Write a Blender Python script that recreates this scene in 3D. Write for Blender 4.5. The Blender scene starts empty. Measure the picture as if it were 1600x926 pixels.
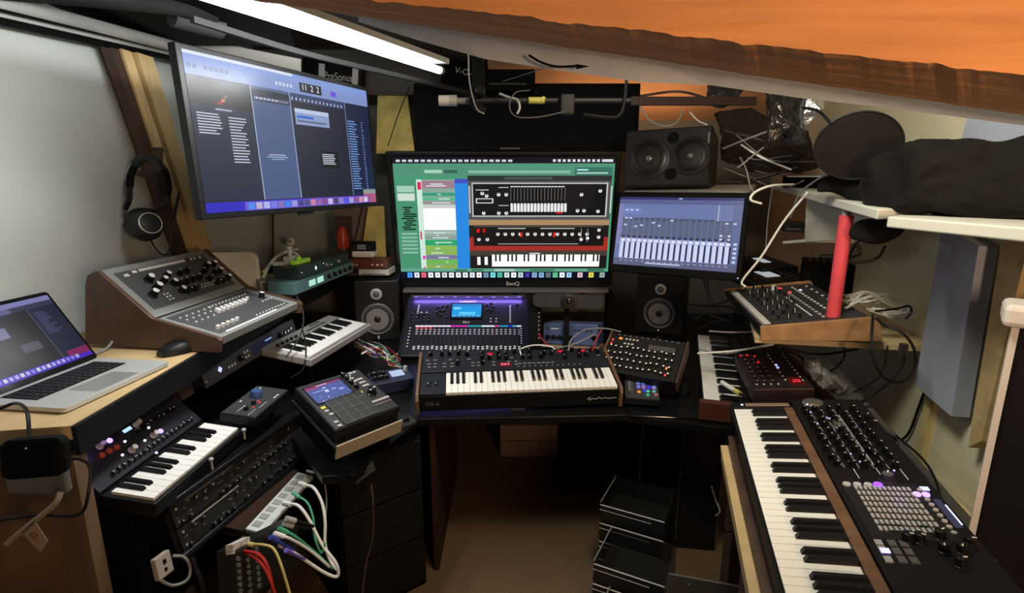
import bpy, bmesh, math, random
from math import sin, cos, pi, radians, sqrt, atan2
from mathutils import Vector, Matrix, noise
rnd = random.Random(7)
S = bpy.context.scene; C = S.collection
# ------------------------------------------------------------------ camera, world, exposure
FPX, PITCH, H = 850.0, radians(12.8), 1.65
cd = bpy.data.cameras.new('camera'); cam = bpy.data.objects.new('camera', cd); C.objects.link(cam)
cam.location = (0, 0, H); cam.rotation_euler = (pi/2 - PITCH, 0, 0)
cd.sensor_width = 36; cd.lens = FPX/1600*36; cd.clip_start = .02
S.camera = cam
W = bpy.data.worlds.new('world'); S.world = W; W.use_nodes = True
W.node_tree.nodes['Background'].inputs[0].default_value = (.9, .85, .78, 1)
W.node_tree.nodes['Background'].inputs[1].default_value = .02
S.view_settings.view_transform = 'Standard'; S.view_settings.look = 'None'
S.view_settings.gamma = 1; S.view_settings.use_curve_mapping = False
S.view_settings.exposure = 0.0
def lamp(name, kind, loc, power, col, target=None, size=.3, size_y=None):
    l = bpy.data.lights.new(name, kind); l.energy = power; l.color = col
    if kind == 'AREA':
        l.size = size
        if size_y: l.shape = 'RECTANGLE'; l.size_y = size_y
    elif kind == 'SPOT': l.shadow_soft_size = size; l.spot_size = radians(75); l.spot_blend = .6
    else: l.shadow_soft_size = size
    o = bpy.data.objects.new(name, l); C.objects.link(o); o.location = loc
    if target: o.rotation_euler = (Vector(target)-Vector(loc)).to_track_quat('-Z', 'Y').to_euler()
    return o
# warm ceiling lamp of the attic behind the viewer, a warm bulb behind the rafter, daylight-white room lamp
lamp('warm_room_lamp', 'AREA', (.9, -.75, 1.64), 26, (1, .64, .38), (1.0, .8, 1.98), .3)
lamp('warm_roof_bulb', 'AREA', (.75, 3.5, 1.85), 2, (1, .5, .2), (.75, 3.6, 2.4), .9, .1)
lamp('room_ceiling_lamp', 'AREA', (.45, 1.2, 2.3), 19, (1, .95, .76), (1.05, 1.75, .8), .35)
lamp('tube_light_glow', 'AREA', (-.62, 1.75, 2.05), 19, (.95, .98, 1), (-1.25, 1.9, .9), .9, .08)
# ------------------------------------------------------------------ from a pixel of the photograph to a point in the room
def ray(x, y):
    a = (x-800)/FPX; b = (y-463)/FPX
    return Vector((a, cos(PITCH)-b*sin(PITCH), -sin(PITCH)-b*cos(PITCH)))
CAM = Vector((0, 0, H))
def Zp(x, y, z): r = ray(x, y); return CAM + r*((z-H)/r.z)
def Yp(x, y, Y): r = ray(x, y); return CAM + r*(Y/r.y)
def Xp(x, y, X): r = ray(x, y); return CAM + r*(X/r.x)
def Tp(x, y, t): return CAM + ray(x, y)*t
WALLP = Vector((1.44, 1.757, 0)); WD = Vector((sin(radians(10)), cos(radians(10)), 0)); WN = Vector((WD.y, -WD.x, 0))
def Wp(x, y, off=0): r = ray(x, y); return CAM + r*((WALLP.dot(WN)-off)/r.dot(WN))
# ------------------------------------------------------------------ materials
_m = {}
def mat(name, col=(.5,.5,.5), rough=.5, metal=0, emit=None, es=1, noise_amt=0, nscale=20, bump=0, spec=.5, wood=False, trans=0, alpha=1):
    if name in _m: return _m[name]
    if max(col) < .045 and rough > .25: spec = min(spec, .22)
    m = bpy.data.materials.new(name); m.use_nodes = True; nt = m.node_tree; p = nt.nodes['Principled BSDF']
    p.inputs['Base Color'].default_value = (*col, 1); p.inputs['Roughness'].default_value = rough
    p.inputs['Metallic'].default_value = metal; p.inputs['Specular IOR Level'].default_value = spec
    if trans: p.inputs['Transmission Weight'].default_value = trans
    if alpha < 1: p.inputs['Alpha'].default_value = alpha
    if emit: p.inputs['Emission Color'].default_value = (*emit, 1); p.inputs['Emission Strength'].default_value = es
    tc = nt.nodes.new('ShaderNodeTexCoord'); n = nt.nodes.new('ShaderNodeTexNoise')
    mp = nt.nodes.new('ShaderNodeMapping'); nt.links.new(tc.outputs['Object'], mp.inputs[0]); nt.links.new(mp.outputs[0], n.inputs[0])
    n.inputs['Scale'].default_value = nscale; n.inputs['Detail'].default_value = 5
    if wood: mp.inputs['Scale'].default_value = wood
    if noise_amt:
        r = nt.nodes.new('ShaderNodeValToRGB'); e = r.color_ramp.elements
        e[0].position = .3; e[1].position = .7
        e[0].color = (*[c*(1-noise_amt) for c in col], 1); e[1].color = (*[min(1, c*(1+noise_amt)) for c in col], 1)
        nt.links.new(n.outputs[0], r.inputs[0]); nt.links.new(r.outputs[0], p.inputs['Base Color'])
    if bump:
        b = nt.nodes.new('ShaderNodeBump'); b.inputs['Strength'].default_value = bump; b.inputs['Distance'].default_value = .01
        nt.links.new(n.outputs[0], b.inputs['Height']); nt.links.new(b.outputs[0], p.inputs['Normal'])
    if not (noise_amt or bump):      # faint wear in the gloss
        mr = nt.nodes.new('ShaderNodeMapRange'); mr.inputs[3].default_value = max(0, rough-.06); mr.inputs[4].default_value = min(1, rough+.06)
        nt.links.new(n.outputs[0], mr.inputs[0]); nt.links.new(mr.outputs[0], p.inputs['Roughness'])
    _m[name] = m; return m
def glow(col, s=1.0):
    key = 'glow_%d_%d_%d_%d' % (col[0]*255, col[1]*255, col[2]*255, s*100)
    if key in _m: return _m[key]
    lin = tuple(c**2.2 for c in col)
    return mat(key, (.01,.01,.01), .3, emit=lin, es=s, spec=.15)
black = mat('black_plastic', (.0065,.0065,.007), .42, noise_amt=.15, spec=.35)
blackm = mat('matte_black', (.003,.003,.0032), .7, spec=.1)
blackg = mat('gloss_black', (.006,.006,.007), .12)
charcoal = mat('charcoal_panel', (.022,.022,.023), .45, noise_amt=.08)
dgrey = mat('dark_grey', (.07,.07,.072), .5)
grey = mat('grey_plastic', (.22,.225,.225), .45)
alu = mat('aluminium', (.5,.51,.49), .42, .4)
silver = mat('silver_plastic', (.42,.4,.38), .4, .3)
white = mat('white_plastic', (.72,.72,.7), .4)
keyw = mat('key_white', (.78,.77,.73), .25)
keyb = mat('key_black', (.01,.01,.011), .3)
cream = mat('cream_paint', (.62,.58,.42), .7, noise_amt=.07, nscale=6)
ply = mat('plywood', (.47,.33,.16), .6, noise_amt=.16, nscale=9, wood=(1,.12,1))
plyv = mat('plywood_post', (.58,.42,.2), .6, noise_amt=.2, nscale=11, wood=(1,1,.1))
pine = mat('pine_beam', (.62,.27,.09), .7, noise_amt=.22, nscale=26, wood=(.08,1.2,1.2), bump=.7)
walnut = mat('walnut', (.13,.068,.036), .45, noise_amt=.3, nscale=18, wood=(1,.1,1))
darkwood = mat('dark_wood', (.055,.028,.018), .5, noise_amt=.3, nscale=15, wood=(1,.15,1))
brown = mat('brown_plastic', (.05,.03,.025), .5)
red = mat('red_plastic', (.36,.015,.015), .4); orange = mat('orange_red', (.35,.05,.02), .4)
redpole = mat('red_foam', (.62,.06,.08), .6, noise_amt=.1)
blue = mat('blue_metal', (.05,.09,.25), .4); bluegrey = mat('blue_grey_board', (.33,.36,.46), .75, noise_amt=.06, nscale=4)
lime = mat('lime_plastic', (.4,.8,.05), .4); yellow = mat('yellow_rubber', (.4,.36,.08), .5)
green = mat('green_rubber', (.05,.3,.16), .5); purple = mat('purple_rubber', (.15,.1,.45), .5)
label_w = mat('print_white', (.7,.7,.7), .6); label_g = mat('print_grey', (.25,.25,.26), .6)
# ------------------------------------------------------------------ mesh builder
class MB:
    def __init__(s): s.v = []; s.f = []; s.m = []
    def add(s, vs, fs, m=0, M=None):
        o = len(s.v); s.v += [(M @ Vector(v)) if M else Vector(v) for v in vs]
        s.f += [[o+i for i in f] for f in fs]; s.m += [m]*len(fs); return s
    def box(s, x0, y0, z0, x1, y1, z1, m=0, M=None):
        return s.add([(x0,y0,z0),(x1,y0,z0),(x1,y1,z0),(x0,y1,z0),(x0,y0,z1),(x1,y0,z1),(x1,y1,z1),(x0,y1,z1)],
                     [(0,3,2,1),(4,5,6,7),(0,1,5,4),(1,2,6,5),(2,3,7,6),(3,0,4,7)], m, M)
    def hexa(s, p, m=0):  # 8 points: bottom ring 4, top ring 4
        return s.add(p, [(0,3,2,1),(4,5,6,7),(0,1,5,4),(1,2,6,5),(2,3,7,6),(3,0,4,7)], m)
    def quad(s, x0, y0, x1, y1, z, m=0): return s.add([(x0,y0,z),(x1,y0,z),(x1,y1,z),(x0,y1,z)], [(0,1,2,3)], m)
    def prism(s, poly, z0, z1, m=0, M=None):
        n = len(poly); vs = [(x,y,z0) for x,y in poly]+[(x,y,z1) for x,y in poly]
        fs = [tuple(range(n-1,-1,-1)), tuple(range(n,2*n))]+[(i,(i+1)%n,n+(i+1)%n,n+i) for i in range(n)]
        return s.add(vs, fs, m, M)
    def lathe(s, prof, n=16, m=0, M=None):  # prof: (r, z)
        vs = []; fs = []
        for r, z in prof: vs += [(r*cos(2*pi*i/n), r*sin(2*pi*i/n), z) for i in range(n)]
        for k in range(len(prof)-1):
            for i in range(n): j = (i+1)%n; fs.append((k*n+i, k*n+j, (k+1)*n+j, (k+1)*n+i))
        fs.append(tuple(range(n-1,-1,-1))); fs.append(tuple(range((len(prof)-1)*n, len(prof)*n)))
        return s.add(vs, fs, m, M)
    def tube(s, pts, r, n=7, m=0, smooth=True):
        P = [Vector(p) for p in pts]
        if smooth and len(P) > 2:
            Q = []; E = [P[0]*2-P[1]]+P+[P[-1]*2-P[-2]]
            for i in range(1, len(E)-2):
                for k in range(6):
                    t = k/6; a, b, c, d = E[i-1:i+3]
                    Q.append(.5*((2*b)+(c-a)*t+(2*a-5*b+4*c-d)*t*t+(3*b-a-3*c+d)*t**3))
            P = Q+[P[-1]]
        vs = []; fs = []; prev = None; N = len(P)
        for i, p in enumerate(P):
            d = (P[min(i+1,N-1)]-P[max(i-1,0)])
            if d.length < 1e-7: d = Vector((0,0,1))
            d.normalize()
            u = (prev-d*prev.dot(d)) if prev else d.orthogonal()
            if u.length < 1e-5: u = d.orthogonal()
            u.normalize(); prev = u; w = d.cross(u)
            rr = r[i*len(r)//N] if isinstance(r, (list,tuple)) else r
            vs += [p+u*rr*cos(2*pi*k/n)+w*rr*sin(2*pi*k/n) for k in range(n)]
        for i in range(N-1):
            for k in range(n): j = (k+1)%n; fs.append((i*n+k, i*n+j, (i+1)*n+j, (i+1)*n+k))
        fs.append(tuple(range(n-1,-1,-1))); fs.append(tuple(range((N-1)*n, N*n)))
        return s.add(vs, fs, m)
    def mesh(s, name, mats, smooth=False):
        me = bpy.data.meshes.new(name); me.from_pydata([tuple(v) for v in s.v], [], s.f)
        for m in (mats if isinstance(mats, (list,tuple)) else [mats]): me.materials.append(m)
        me.polygons.foreach_set('material_index', s.m)
        bm = bmesh.new(); bm.from_mesh(me)
        # turn each closed shell outward; single quads keep their winding
        if len(s.f) != sum(1 for f in s.f if len(f) == 4 and False): 
            shells = [f for f in bm.faces if all(not e.is_boundary for e in f.edges)]
            bmesh.ops.recalc_face_normals(bm, faces=shells)
        bm.to_mesh(me); bm.free()
        if smooth:
            me.polygons.foreach_set('use_smooth', [True]*len(me.polygons))
            try: me.set_sharp_from_angle(angle=radians(40))
            except Exception: pass
        me.update(); return me
    def build(s, name, mats, parent=None, bev=0, smooth=False, loc=None, label=None):
        o = bpy.data.objects.new(name, s.mesh(name, mats, smooth)); C.objects.link(o)
        if parent: o.parent = parent
        if loc: o.location = loc
        if bev:
            b = o.modifiers.new('bevel', 'BEVEL'); b.width = bev; b.segments = 2; b.limit_method = 'ANGLE'
        if label: o['label'] = label
        return o
def tag(o, label, cat, group=None):
    o['label'] = label; o['category'] = cat
    if group: o['group'] = group
    return o
def struct(o): o['kind'] = 'structure'; return o
def inst(name, me, parent, loc, rz=0, label=None):
    o = bpy.data.objects.new(name, me); C.objects.link(o); o.parent = parent; o.location = loc; o.rotation_euler = (0,0,rz)
    if label: o['label'] = label
    return o
def thing(name, label, cat, M=None, group=None):
    o = bpy.data.objects.new(name, None); C.objects.link(o); o.empty_display_size = .05
    if M is not None: o.matrix_world = M
    return tag(o, label, cat, group)
def frame(P0, P1, P2, P3=None):
    """P0 front left, P1 front right, P2 back left, P3 back right -> matrix, width, depth (origin = front left)"""
    if P3 is None:
        ex = (P1-P0); w = ex.length; ex.normalize(); ey = P2-P0; ey -= ex*ey.dot(ex); d = ey.length; ey.normalize(); O = P0
    else:
        c = (P0+P1+P2+P3)/4; ex = (P1-P0)+(P3-P2); w = ex.length/2; ex.normalize()
        ey = (P2-P0)+(P3-P1); ey -= ex*ey.dot(ex); d = ey.length/2; ey.normalize(); O = c-ex*w/2-ey*d/2
    ez = ex.cross(ey)
    M = Matrix(((ex.x,ey.x,ez.x,O.x),(ex.y,ey.y,ez.y,O.y),(ex.z,ey.z,ez.z,O.z),(0,0,0,1)))
    return M, w, d
def flat(P, yaw=0): return Matrix.Translation(P) @ Matrix.Rotation(yaw, 4, 'Z')
def zq(fl, fr, bl, zf, zb, br=None): return frame(Zp(*fl, zf), Zp(*fr, zf), Zp(*bl, zb), Zp(*br, zb) if br else None)
def text(parent, s, size, loc, m, rz=0, name='lettering', align='CENTER', rot=None, sx=1):
    cu = bpy.data.curves.new('t', 'FONT'); cu.body = s; cu.size = size; cu.align_x = align; cu.align_y = 'CENTER'; cu.extrude = .0002
    t = bpy.data.objects.new('t', cu); C.objects.link(t); dg = bpy.context.evaluated_depsgraph_get()
    me = bpy.data.meshes.new_from_object(t.evaluated_get(dg)); bpy.data.objects.remove(t); bpy.data.curves.remove(cu)
    me.materials.clear(); me.materials.append(m)
    o = bpy.data.objects.new(name, me); C.objects.link(o); o.parent = parent; o.location = loc
    o.rotation_euler = rot or (0,0,rz); o.scale = (sx,1,1); return o
def rrect(w, h, r, n=5, x0=0, y0=0):
    p = []
    for cx, cy, a in ((w-r, r, -90), (w-r, h-r, 0), (r, h-r, 90), (r, r, 180)):
        p += [(x0+cx+r*cos(radians(a+90*k/n)), y0+cy+r*sin(radians(a+90*k/n))) for k in range(n+1)]
    return p
# shared small parts
def knob_me(r, h, m=black, cap=None, line=label_w, key=[0]):
    b = MB(); b.lathe([(r*1.12,0),(r*1.1,h*.15),(r*.9,h*.2),(r*.85,h),(r*.8,h*1.02)], 12, 0)
    if cap: b.lathe([(r*.7,h*1.02),(r*.68,h*1.06)], 12, 1)
    b.box(-r*.09, r*.25, h*1.0, r*.09, r*.9, h*1.08, 2)
    return b.mesh('knob', [m, cap or m, line], True)
def onp(M, x, y):
    I_ = M.inverted(); o = I_ @ CAM; d_ = (I_.to_3x3() @ ray(x, y)); t = -o.z/d_.z; p = o+d_*t; return (p.x, p.y)
def box_me(name, w, d, h, m, bev=0): return MB().box(-w/2,-d/2,0,w/2,d/2,h).mesh(name, m)
def put(name, me, parent, pts, z=0, rz=None, label=None):
    for k, p in enumerate(pts):
        inst(name, me, parent, (p[0], p[1], z), rz if rz is not None else rnd.uniform(-2.2, 2.2), label)
def grid(x0, y0, x1, y1, nx, ny): return [(x0+(x1-x0)*(i/(nx-1) if nx>1 else .5), y0+(y1-y0)*(j/(ny-1) if ny>1 else .5)) for j in range(ny) for i in range(nx)]
BL = {0,2,5,7,9}   # white notes (by semitone) that carry a sharp: C D F G A
def keyboard(parent, x0, y0, wid, nwhite, length, z, start='C', blen=.62, th=.014, bh=.009):
    pw = wid/nwhite; W7 = 'CDEFGAB'; st = W7.index(start)
    wm = MB().box(-pw/2+.0006, 0, -th, pw/2-.0006, length, 0); me = wm.mesh('white_key', keyw)
    bw = pw*.56; bl = length*blen
    bm_ = MB().hexa([(-bw/2,0,0),(bw/2,0,0),(bw/2,bl,0),(-bw/2,bl,0),(-bw*.38,bl*.07,bh),(bw*.38,bl*.07,bh),(bw*.4,bl,bh),(-bw*.4,bl,bh)]); mb = bm_.mesh('black_key', keyb)
    for i in range(nwhite):
        inst('white_key', me, parent, (x0+(i+.5)*pw, y0, z))
        if W7[(st+i)%7] in 'CDFGA' and i < nwhite-1: inst('black_key', mb, parent, (x0+(i+1)*pw, y0+length-bl, z+.0003))
def screen(parent, x0, y0, w, h, z, base, items, name='screen', s=1.0):
    """lit picture: items (x0,y0,x1,y1,colour) in 0..1 with y up, drawn later ones on top"""
    mats = [glow(base, s)]; idx = {base: 0}; b = MB(); b.quad(x0, y0, x0+w, y0+h, z, 0)
    for k, it in enumerate(items):
        c = it[4]
        if c not in idx: idx[c] = len(mats); mats.append(glow(c, s))
        zz = z+.00012*(k//40+1)+.000001*k
        if len(it) > 5:
            cx, cy = x0+w*(it[0]+it[2])/2, y0+h*(it[1]+it[3])/2; rx = w*(it[2]-it[0])/2
            b.add([(cx+rx*cos(pi*q/6), cy+rx*sin(pi*q/6), zz) for q in range(12)], [tuple(range(12))], idx[c])
        else: b.quad(x0+w*it[0], y0+h*it[1], x0+w*it[2], y0+h*it[3], zz, idx[c])
    return b.build(name, mats, parent)
def tl(x0, y0, x1, y1, c, n=8, dash=.6, seed=1):   # rows of tiny text lines
    r = random.Random(seed); out = []
    for k in range(n):
        yy = y1-(y1-y0)*(k+.5)/n; hh = (y1-y0)/n*.42; out.append((x0, yy-hh/2, x0+(x1-x0)*r.uniform(dash, 1), yy+hh/2, c))
    return out
def cable(name, label, pts, r, m, cat='cable', group=None, plugs=None):
    b = MB().tube(pts, r)
    o = b.build(name, [m], None, smooth=True); tag(o, label, cat, group)
    for (p, q, pm, pr) in (plugs or []): MB().tube([p, q], pr, 9, smooth=False).build('plug', [pm], o, smooth=True)
    return o
def pc(pts):   # (x, y, depth) list
    return [Tp(*p) for p in pts]

# ================================================================== SETTING
fl_m = mat('brown_carpet', (.12,.073,.036), .95, noise_amt=.3, nscale=120, bump=.6)
struct(MB().box(-1.9,-.6,-.05,2.4,4.1,0).build('floor', [fl_m]))
sheet = mat('grey_white_sheet', (.5,.53,.5), .75, noise_amt=.05, nscale=2)
wl = MB()
ny, nz = 60, 36
for i in range(ny+1):
    for j in range(nz+1):
        yy = -.5+3.45*i/ny; zz = 2.22*j/nz
        wl.v.append(Vector((-1.62+.016*sin(zz*9+yy*4+.8*sin(yy*2))+.006*sin(yy*7+zz*13), yy, zz)))
for i in range(ny):
    for j in range(nz):
        a = i*(nz+1)+j; wl.f.append([a, a+1, a+nz+2, a+nz+1]); wl.m.append(0)
wl.box(-1.72,-.5,0,-1.66,2.95,2.3)
o = wl.build('wall_left', [sheet], smooth=True); struct(o)
backm = mat('taupe_wall', (.19,.185,.17), .8, noise_amt=.08, nscale=5)
struct(MB().box(-1.72,2.95,0,-1.64,3.9,2.4).build('wall_left_far', [sheet]))
struct(MB().box(-1.7,3.9,0,2.4,3.98,2.5).build('wall_back', [backm]))
wr = MB(); a = WALLP-WD*2.2; b_ = WALLP+WD*2.4; n_ = WN*.08
wr.hexa([a, a+n_, b_+n_, b_]+[p+Vector((0,0,2.45)) for p in (a, a+n_, b_+n_, b_)])
struct(wr.build('wall_right', [cream]))
struct(MB().box(-1.7,-.6,2.45,2.4,4.0,2.5).build('ceiling', [mat('roof_boards', (.13,.085,.055), .8, noise_amt=.25, nscale=10, wood=(.2,1.5,1))]))
struct(MB().hexa([(-.14,3.9,2.0),(2.4,3.9,2.0),(2.4,3.0,2.44),(-.14,3.0,2.44),(-.14,3.9,2.03),(2.4,3.9,2.03),(2.4,3.0,2.449),(-.14,3.0,2.449)]).build('trim_9', [mat('roof_slope', (.6,.36,.22), .8, noise_amt=.15, nscale=6, wood=(.2,1.5,1))]))
# skirting batten and vertical batten on the right wall
def wbox(name, p0, p1, thick, m, extra=None):   # a bar lying on the right wall, p0..p1 world points (centre line), 'extra' half width vector
    d = WN*-thick; e = extra; return MB().hexa([p0-e, p0-e+d, p1-e+d, p1-e, p0+e, p0+e+d, p1+e+d, p1+e]).build(name, [m])
cream2 = mat('yellow_batten', (.55,.46,.2), .65, noise_amt=.12)
p0, p1 = Wp(1440,745,.01), Wp(1600,902,.01)
struct(wbox('trim_1', p0-WD*.05, p1, .03, cream2, Vector((0,0,.035))))
p0, p1 = Wp(1453,606,0), Wp(1440,735,0); p0.x, p0.y = p1.x, p1.y
struct(wbox('trim_2', p1, p0, .02, cream2, WD*.02))
P = [Tp(284,128,2.6), Tp(469,158,2.6), Tp(469,92,2.6), Tp(284,56,2.6)]
tag(MB().add(P+[p+Vector((0,.012,0)) for p in P], [(0,1,2,3),(7,6,5,4),(0,4,5,1),(1,5,6,2),(2,6,7,3),(3,7,4,0)]).build('white_board', [mat('white_card', (.9,.9,.84), .7)]), 'bright white board behind the top of the left monitor', 'board')
# rails along the top of the left sheet
rail_m = mat('whitewashed_rail', (.5,.5,.47), .5, noise_amt=.25, nscale=14, wood=(1,.15,1))
for nm, (y0, y1, z0, z1, x) in (('trim_3', (22,88,0,0,-1.56)), ('trim_4', (2,75,0,0,-1.5))):
    a = Xp(-40, y0-10, x); b_ = Xp(290, y1+2, x)
    struct(MB().tube([a, b_], .024, 10, smooth=False).build(nm, [rail_m], smooth=True))
for nm, (y0, y1, x) in (('trim_5', (34,96,-1.54)), ('trim_6', (11,81,-1.5))):
    a = Xp(-40, y0-10, x); b_ = Xp(292, y1, x)
    struct(MB().tube([a, b_], .012, 8, smooth=False).build(nm, [blackm], smooth=True))
# dark roof lining above the left side
struct(MB().prism([(-1.7,-.5),(-.62,-.5),(-.62,1.5),(-1.0,2.7),(-1.7,2.7)], 2.22, 2.26).build('trim_7', [blackm]))
# timber post at the end of the sheet
pb = Xp(300,395,-1.545); pt = Xp(195,80,-1.545)
d = (pb-pt); ex = Vector((0,1,0)); pb2 = pb+d*.9
post = MB(); 
def bar(mb, a, b, u, v, m=0): mb.hexa([a-u-v, a+u-v, a+u+v, a-u+v, b-u-v, b+u-v, b+u+v, b-u+v], m)
u = Vector((0,.045,0)); v = Vector((.02,0,0))
bar(post, pb2-Vector((0,.02,0)), pt-Vector((0,.02,0)), Vector((0,.028,0)), v, 0)
bar(post, pb2+Vector((.012,.07,0)), pt+Vector((.012,.07,0)), Vector((0,.05,0)), v*1.2, 0)
bar(post, pb2+Vector((-.01,-.07,0)), pt+Vector((-.01,-.07,0)), Vector((0,.025,0)), v, 1)
tag(post.build('timber_post', [plyv, darkwood]), 'pale pine timber post with dark edge at the end of the grey sheet wall', 'post')
pm = Tp(243,248,2.75)
# rafter across the top, orange lit pine, and the grey board behind it
A0, A1 = Yp(560,-4,.7), Yp(1720,132,.7)
zt = 1.8
def at_z_line(x0,y0,x1,y1,Y): return Yp(x0,y0,Y), Yp(x1,y1,Y)
B0, B1 = at_z_line(380,0,1720,198,.93)
rf = MB()
A0, A1 = Yp(230,-42,.7), Yp(1720,132,.7); B0, B1 = Yp(230,-24,.93), Yp(1720,198,.93)
A0, A1 = A0.lerp(A1, -.55), A0.lerp(A1, 1.35); B0, B1 = B0.lerp(B1, -.55), B0.lerp(B1, 1.35)
up = Vector((0,0,.36)); NX = 240
for i in range(NX+1):
    t = i/NX; jz = .003*noise.noise(Vector((t*30,0,0)))+.003*noise.noise(Vector((t*110,3,0)))
    a = A0.lerp(A1, t)+Vector((0,.004*noise.noise(Vector((t*20,7,0))),jz)); b_ = B0.lerp(B1, t)+Vector((0,0,.4*jz))
    rf.v += [a, b_, b_+up, a+up]
for i in range(NX):
    for k in range(4): rf.f.append([i*4+k, i*4+(k+1)%4, (i+1)*4+(k+1)%4, (i+1)*4+k]); rf.m.append(0)
rf.f.append([3,2,1,0]); rf.m.append(0); rf.f.append([NX*4+k for k in range(4)]); rf.m.append(0)
tag(rf.build('rafter', [pine]), 'thick rough-sawn orange pine rafter crossing the top of the room', 'beam')
gb = MB(); gcol = mat('grey_lining_board', (.7,.78,.92), .8, noise_amt=.05)
xs = [(560,24,34),(650,40,62),(757,62,92),(860,78,108),(1000,96,128),(1110,110,133),(1250,130,153),(1400,150,170),(1720,196,212)]
vs = []
for (x, yt, yb) in xs:
    P = Yp(x, yt-9, .99); Q = Yp(x, yb, 1.04); vs += [P, Q, Q+Vector((0,.02,.004)), P+Vector((0,.02,.004))]
fs = []
for i in range(len(xs)-1):
    for k in range(4): fs.append([i*4+k, i*4+(k+1)%4, (i+1)*4+(k+1)%4, (i+1)*4+k])
fs += [[3,2,1,0], [4*(len(xs)-1)+k for k in range(4)]]
gb.add(vs, fs); o = gb.build('lining_board', [gcol]); tag(o, 'pale grey board with a drawn black arrow behind the orange rafter', 'board')
ar = MB().tube([Yp(x_,y_,Y_)-Vector((0,0,.003)) for x_,y_,Y_ in ((826,83,1.0),(845,94,1.005),(870,101,1.01),(903,100,1.005))], .0019, 6)
tip = [Yp(900,96,1.0), Yp(921,99.5,1.0), Yp(901,104,1.008)]; tip = [p-Vector((0,0,.004)) for p in tip]
ar.add(tip+[p+Vector((0,.002,0)) for p in tip], [(0,1,2),(5,4,3),(0,3,4,1),(1,4,5,2),(2,5,3,0)])
ar.build('arrow_mark', [blackm], o, label='black hand-drawn curved arrow')
# blue grey board leaning on the right wall
def wallquad(name, pts, th, m, label, cat):
    P = [Wp(x, y, .012) for x, y in pts]; n = WN*-th
    o = MB().add([p+n for p in P]+P, [(0,1,2,3),(7,6,5,4),(0,4,5,1),(1,5,6,2),(2,6,7,3),(3,7,4,0)]).build(name, m)
    return tag(o, label, cat)
wallquad('insulation_board', [(1455,603),(1515,652),(1560,385),(1500,352)], .05, [bluegrey], 'blue-grey board fixed to the cream right wall under the shelf', 'board')
wallquad('insulation_board', [(1531,700),(1552,690),(1640,330),(1592,330)], .03, [mat('kraft_board', (.45,.33,.16), .8, noise_amt=.2)], 'narrow tan board strip behind the blue-grey board', 'board')
wallquad('insulation_board', [(1500,290),(1640,320),(1640,170),(1532,170)], .03, [bluegrey], 'blue-grey board above the shelf behind the black bag', 'board')

# ================================================================== DESKS AND SHELVES
dk = MB().prism([(-1.55,3.6),(-1.55,2.2),(-1.0,2.08),(-.6,1.55),(-.5,1.56),(-.36,1.96),(.45,2.0),(.8,1.88),(1.3,2.0),(1.6,3.6)][::-1], .685, .715)
tag(dk.build('desk', [mat('black_desk', (.005,.0045,.0045), .35, spec=.3)], bev=.003), 'large black corner desk top under the middle monitor', 'desk')
# left plywood shelf
sh = thing('wall_shelf', 'plywood side shelf with dark edge holding the laptop and grey console', 'shelf', Matrix.Translation((-1.6,1.1,1.07)))
X0 = .57
def shp(px, py): p = Zp(px, py, 1.07); return (p.x+1.6, p.y-1.1)
q = [shp(110,665), shp(300,555), shp(450,465), shp(545,420)]
poly = [(0,-.02), (q[0][0],q[0][1]), (q[1][0],q[1][1]), (q[2][0],q[2][1]), (q[3][0],q[3][1]), (0,q[3][1])]
MB().prism(poly, -.035, 0).build('shelf_board', [ply], sh)
eb = MB()
for i in range(1,4):
    (xa, ya), (xb, yb) = poly[i], poly[i+1]
    eb.hexa([(xa,ya,-.075),(xa+.012,ya,-.075),(xb+.012,yb,-.075),(xb,yb,-.075),(xa,ya,-.002),(xa+.012,ya,-.002),(xb+.012,yb,-.002),(xb,yb,-.002)])
eb.build('edge_strip', [mat('dark_edge', (.004,.004,.005), .6)], sh, label='black edge strip along the front')
# front leg timber
lg = MB(); a, b_ = Zp(128,668,.99), Zp(175,930,.35); 
def vbox(name, P, wx, wy, z0, z1, m, yaw=0, bev=0):
    c, s_ = cos(yaw), sin(yaw); o = MB().box(-wx/2,-wy/2,z0,wx/2,wy/2,z1).build(name, m, bev=bev); o.location = (P[0],P[1],0); o.rotation_euler=(0,0,yaw); return o
tag(vbox('timber_post', (-1.062,1.18), .06, .045, 0, .995, [mat('rough_timber', (.12,.072,.036), .75, noise_amt=.3, nscale=16, wood=(1,1,.1))], .1), 'rough timber leg holding up the near end of the plywood shelf', 'post')
tag(MB().box(-1.6,1.165,.0,-1.093,1.19,.99).build('end_panel', [mat('rust_board', (.13,.065,.03), .8, noise_amt=.35, nscale=6)]), 'mottled brown board closing the shelf end at far left', 'board')

# ================================================================== LAPTOP
M, w, d = frame(Zp(100,638,1.086), Zp(262,565,1.086), Zp(137,558,1.086)+ (Zp(100,638,1.086)-Zp(262,565,1.086)))
w, d = .35, .245
lp = thing('laptop', 'open silver laptop with black keyboard at the near end of the plywood shelf', 'laptop', M)
MB().prism(rrect(w, d, .012), -.013, 0).build('base', [alu], lp, bev=.0015)
kb = MB().quad(.035, .115, w-.035, d-.02, .0004)
kb.build('keyboard_well', [blackm], lp)
km = MB().box(-.0078,-.0078,0,.0078,.0078,.0012).mesh('key', mat('laptop_key', (.02,.02,.022), .5))
for r_ in range(5):
    for c_ in range(14): inst('key', km, lp, (.046+c_*.0199, .128+r_*.0195, .0005))
put('key', MB().box(-.0006,-.002,0,.0006,.002,.0003).mesh('key', label_g), lp, [(.046+c_*.0199, .128+r_*.0195) for r_ in range(2) for c_ in range(12)], .0019, 0)
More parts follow.
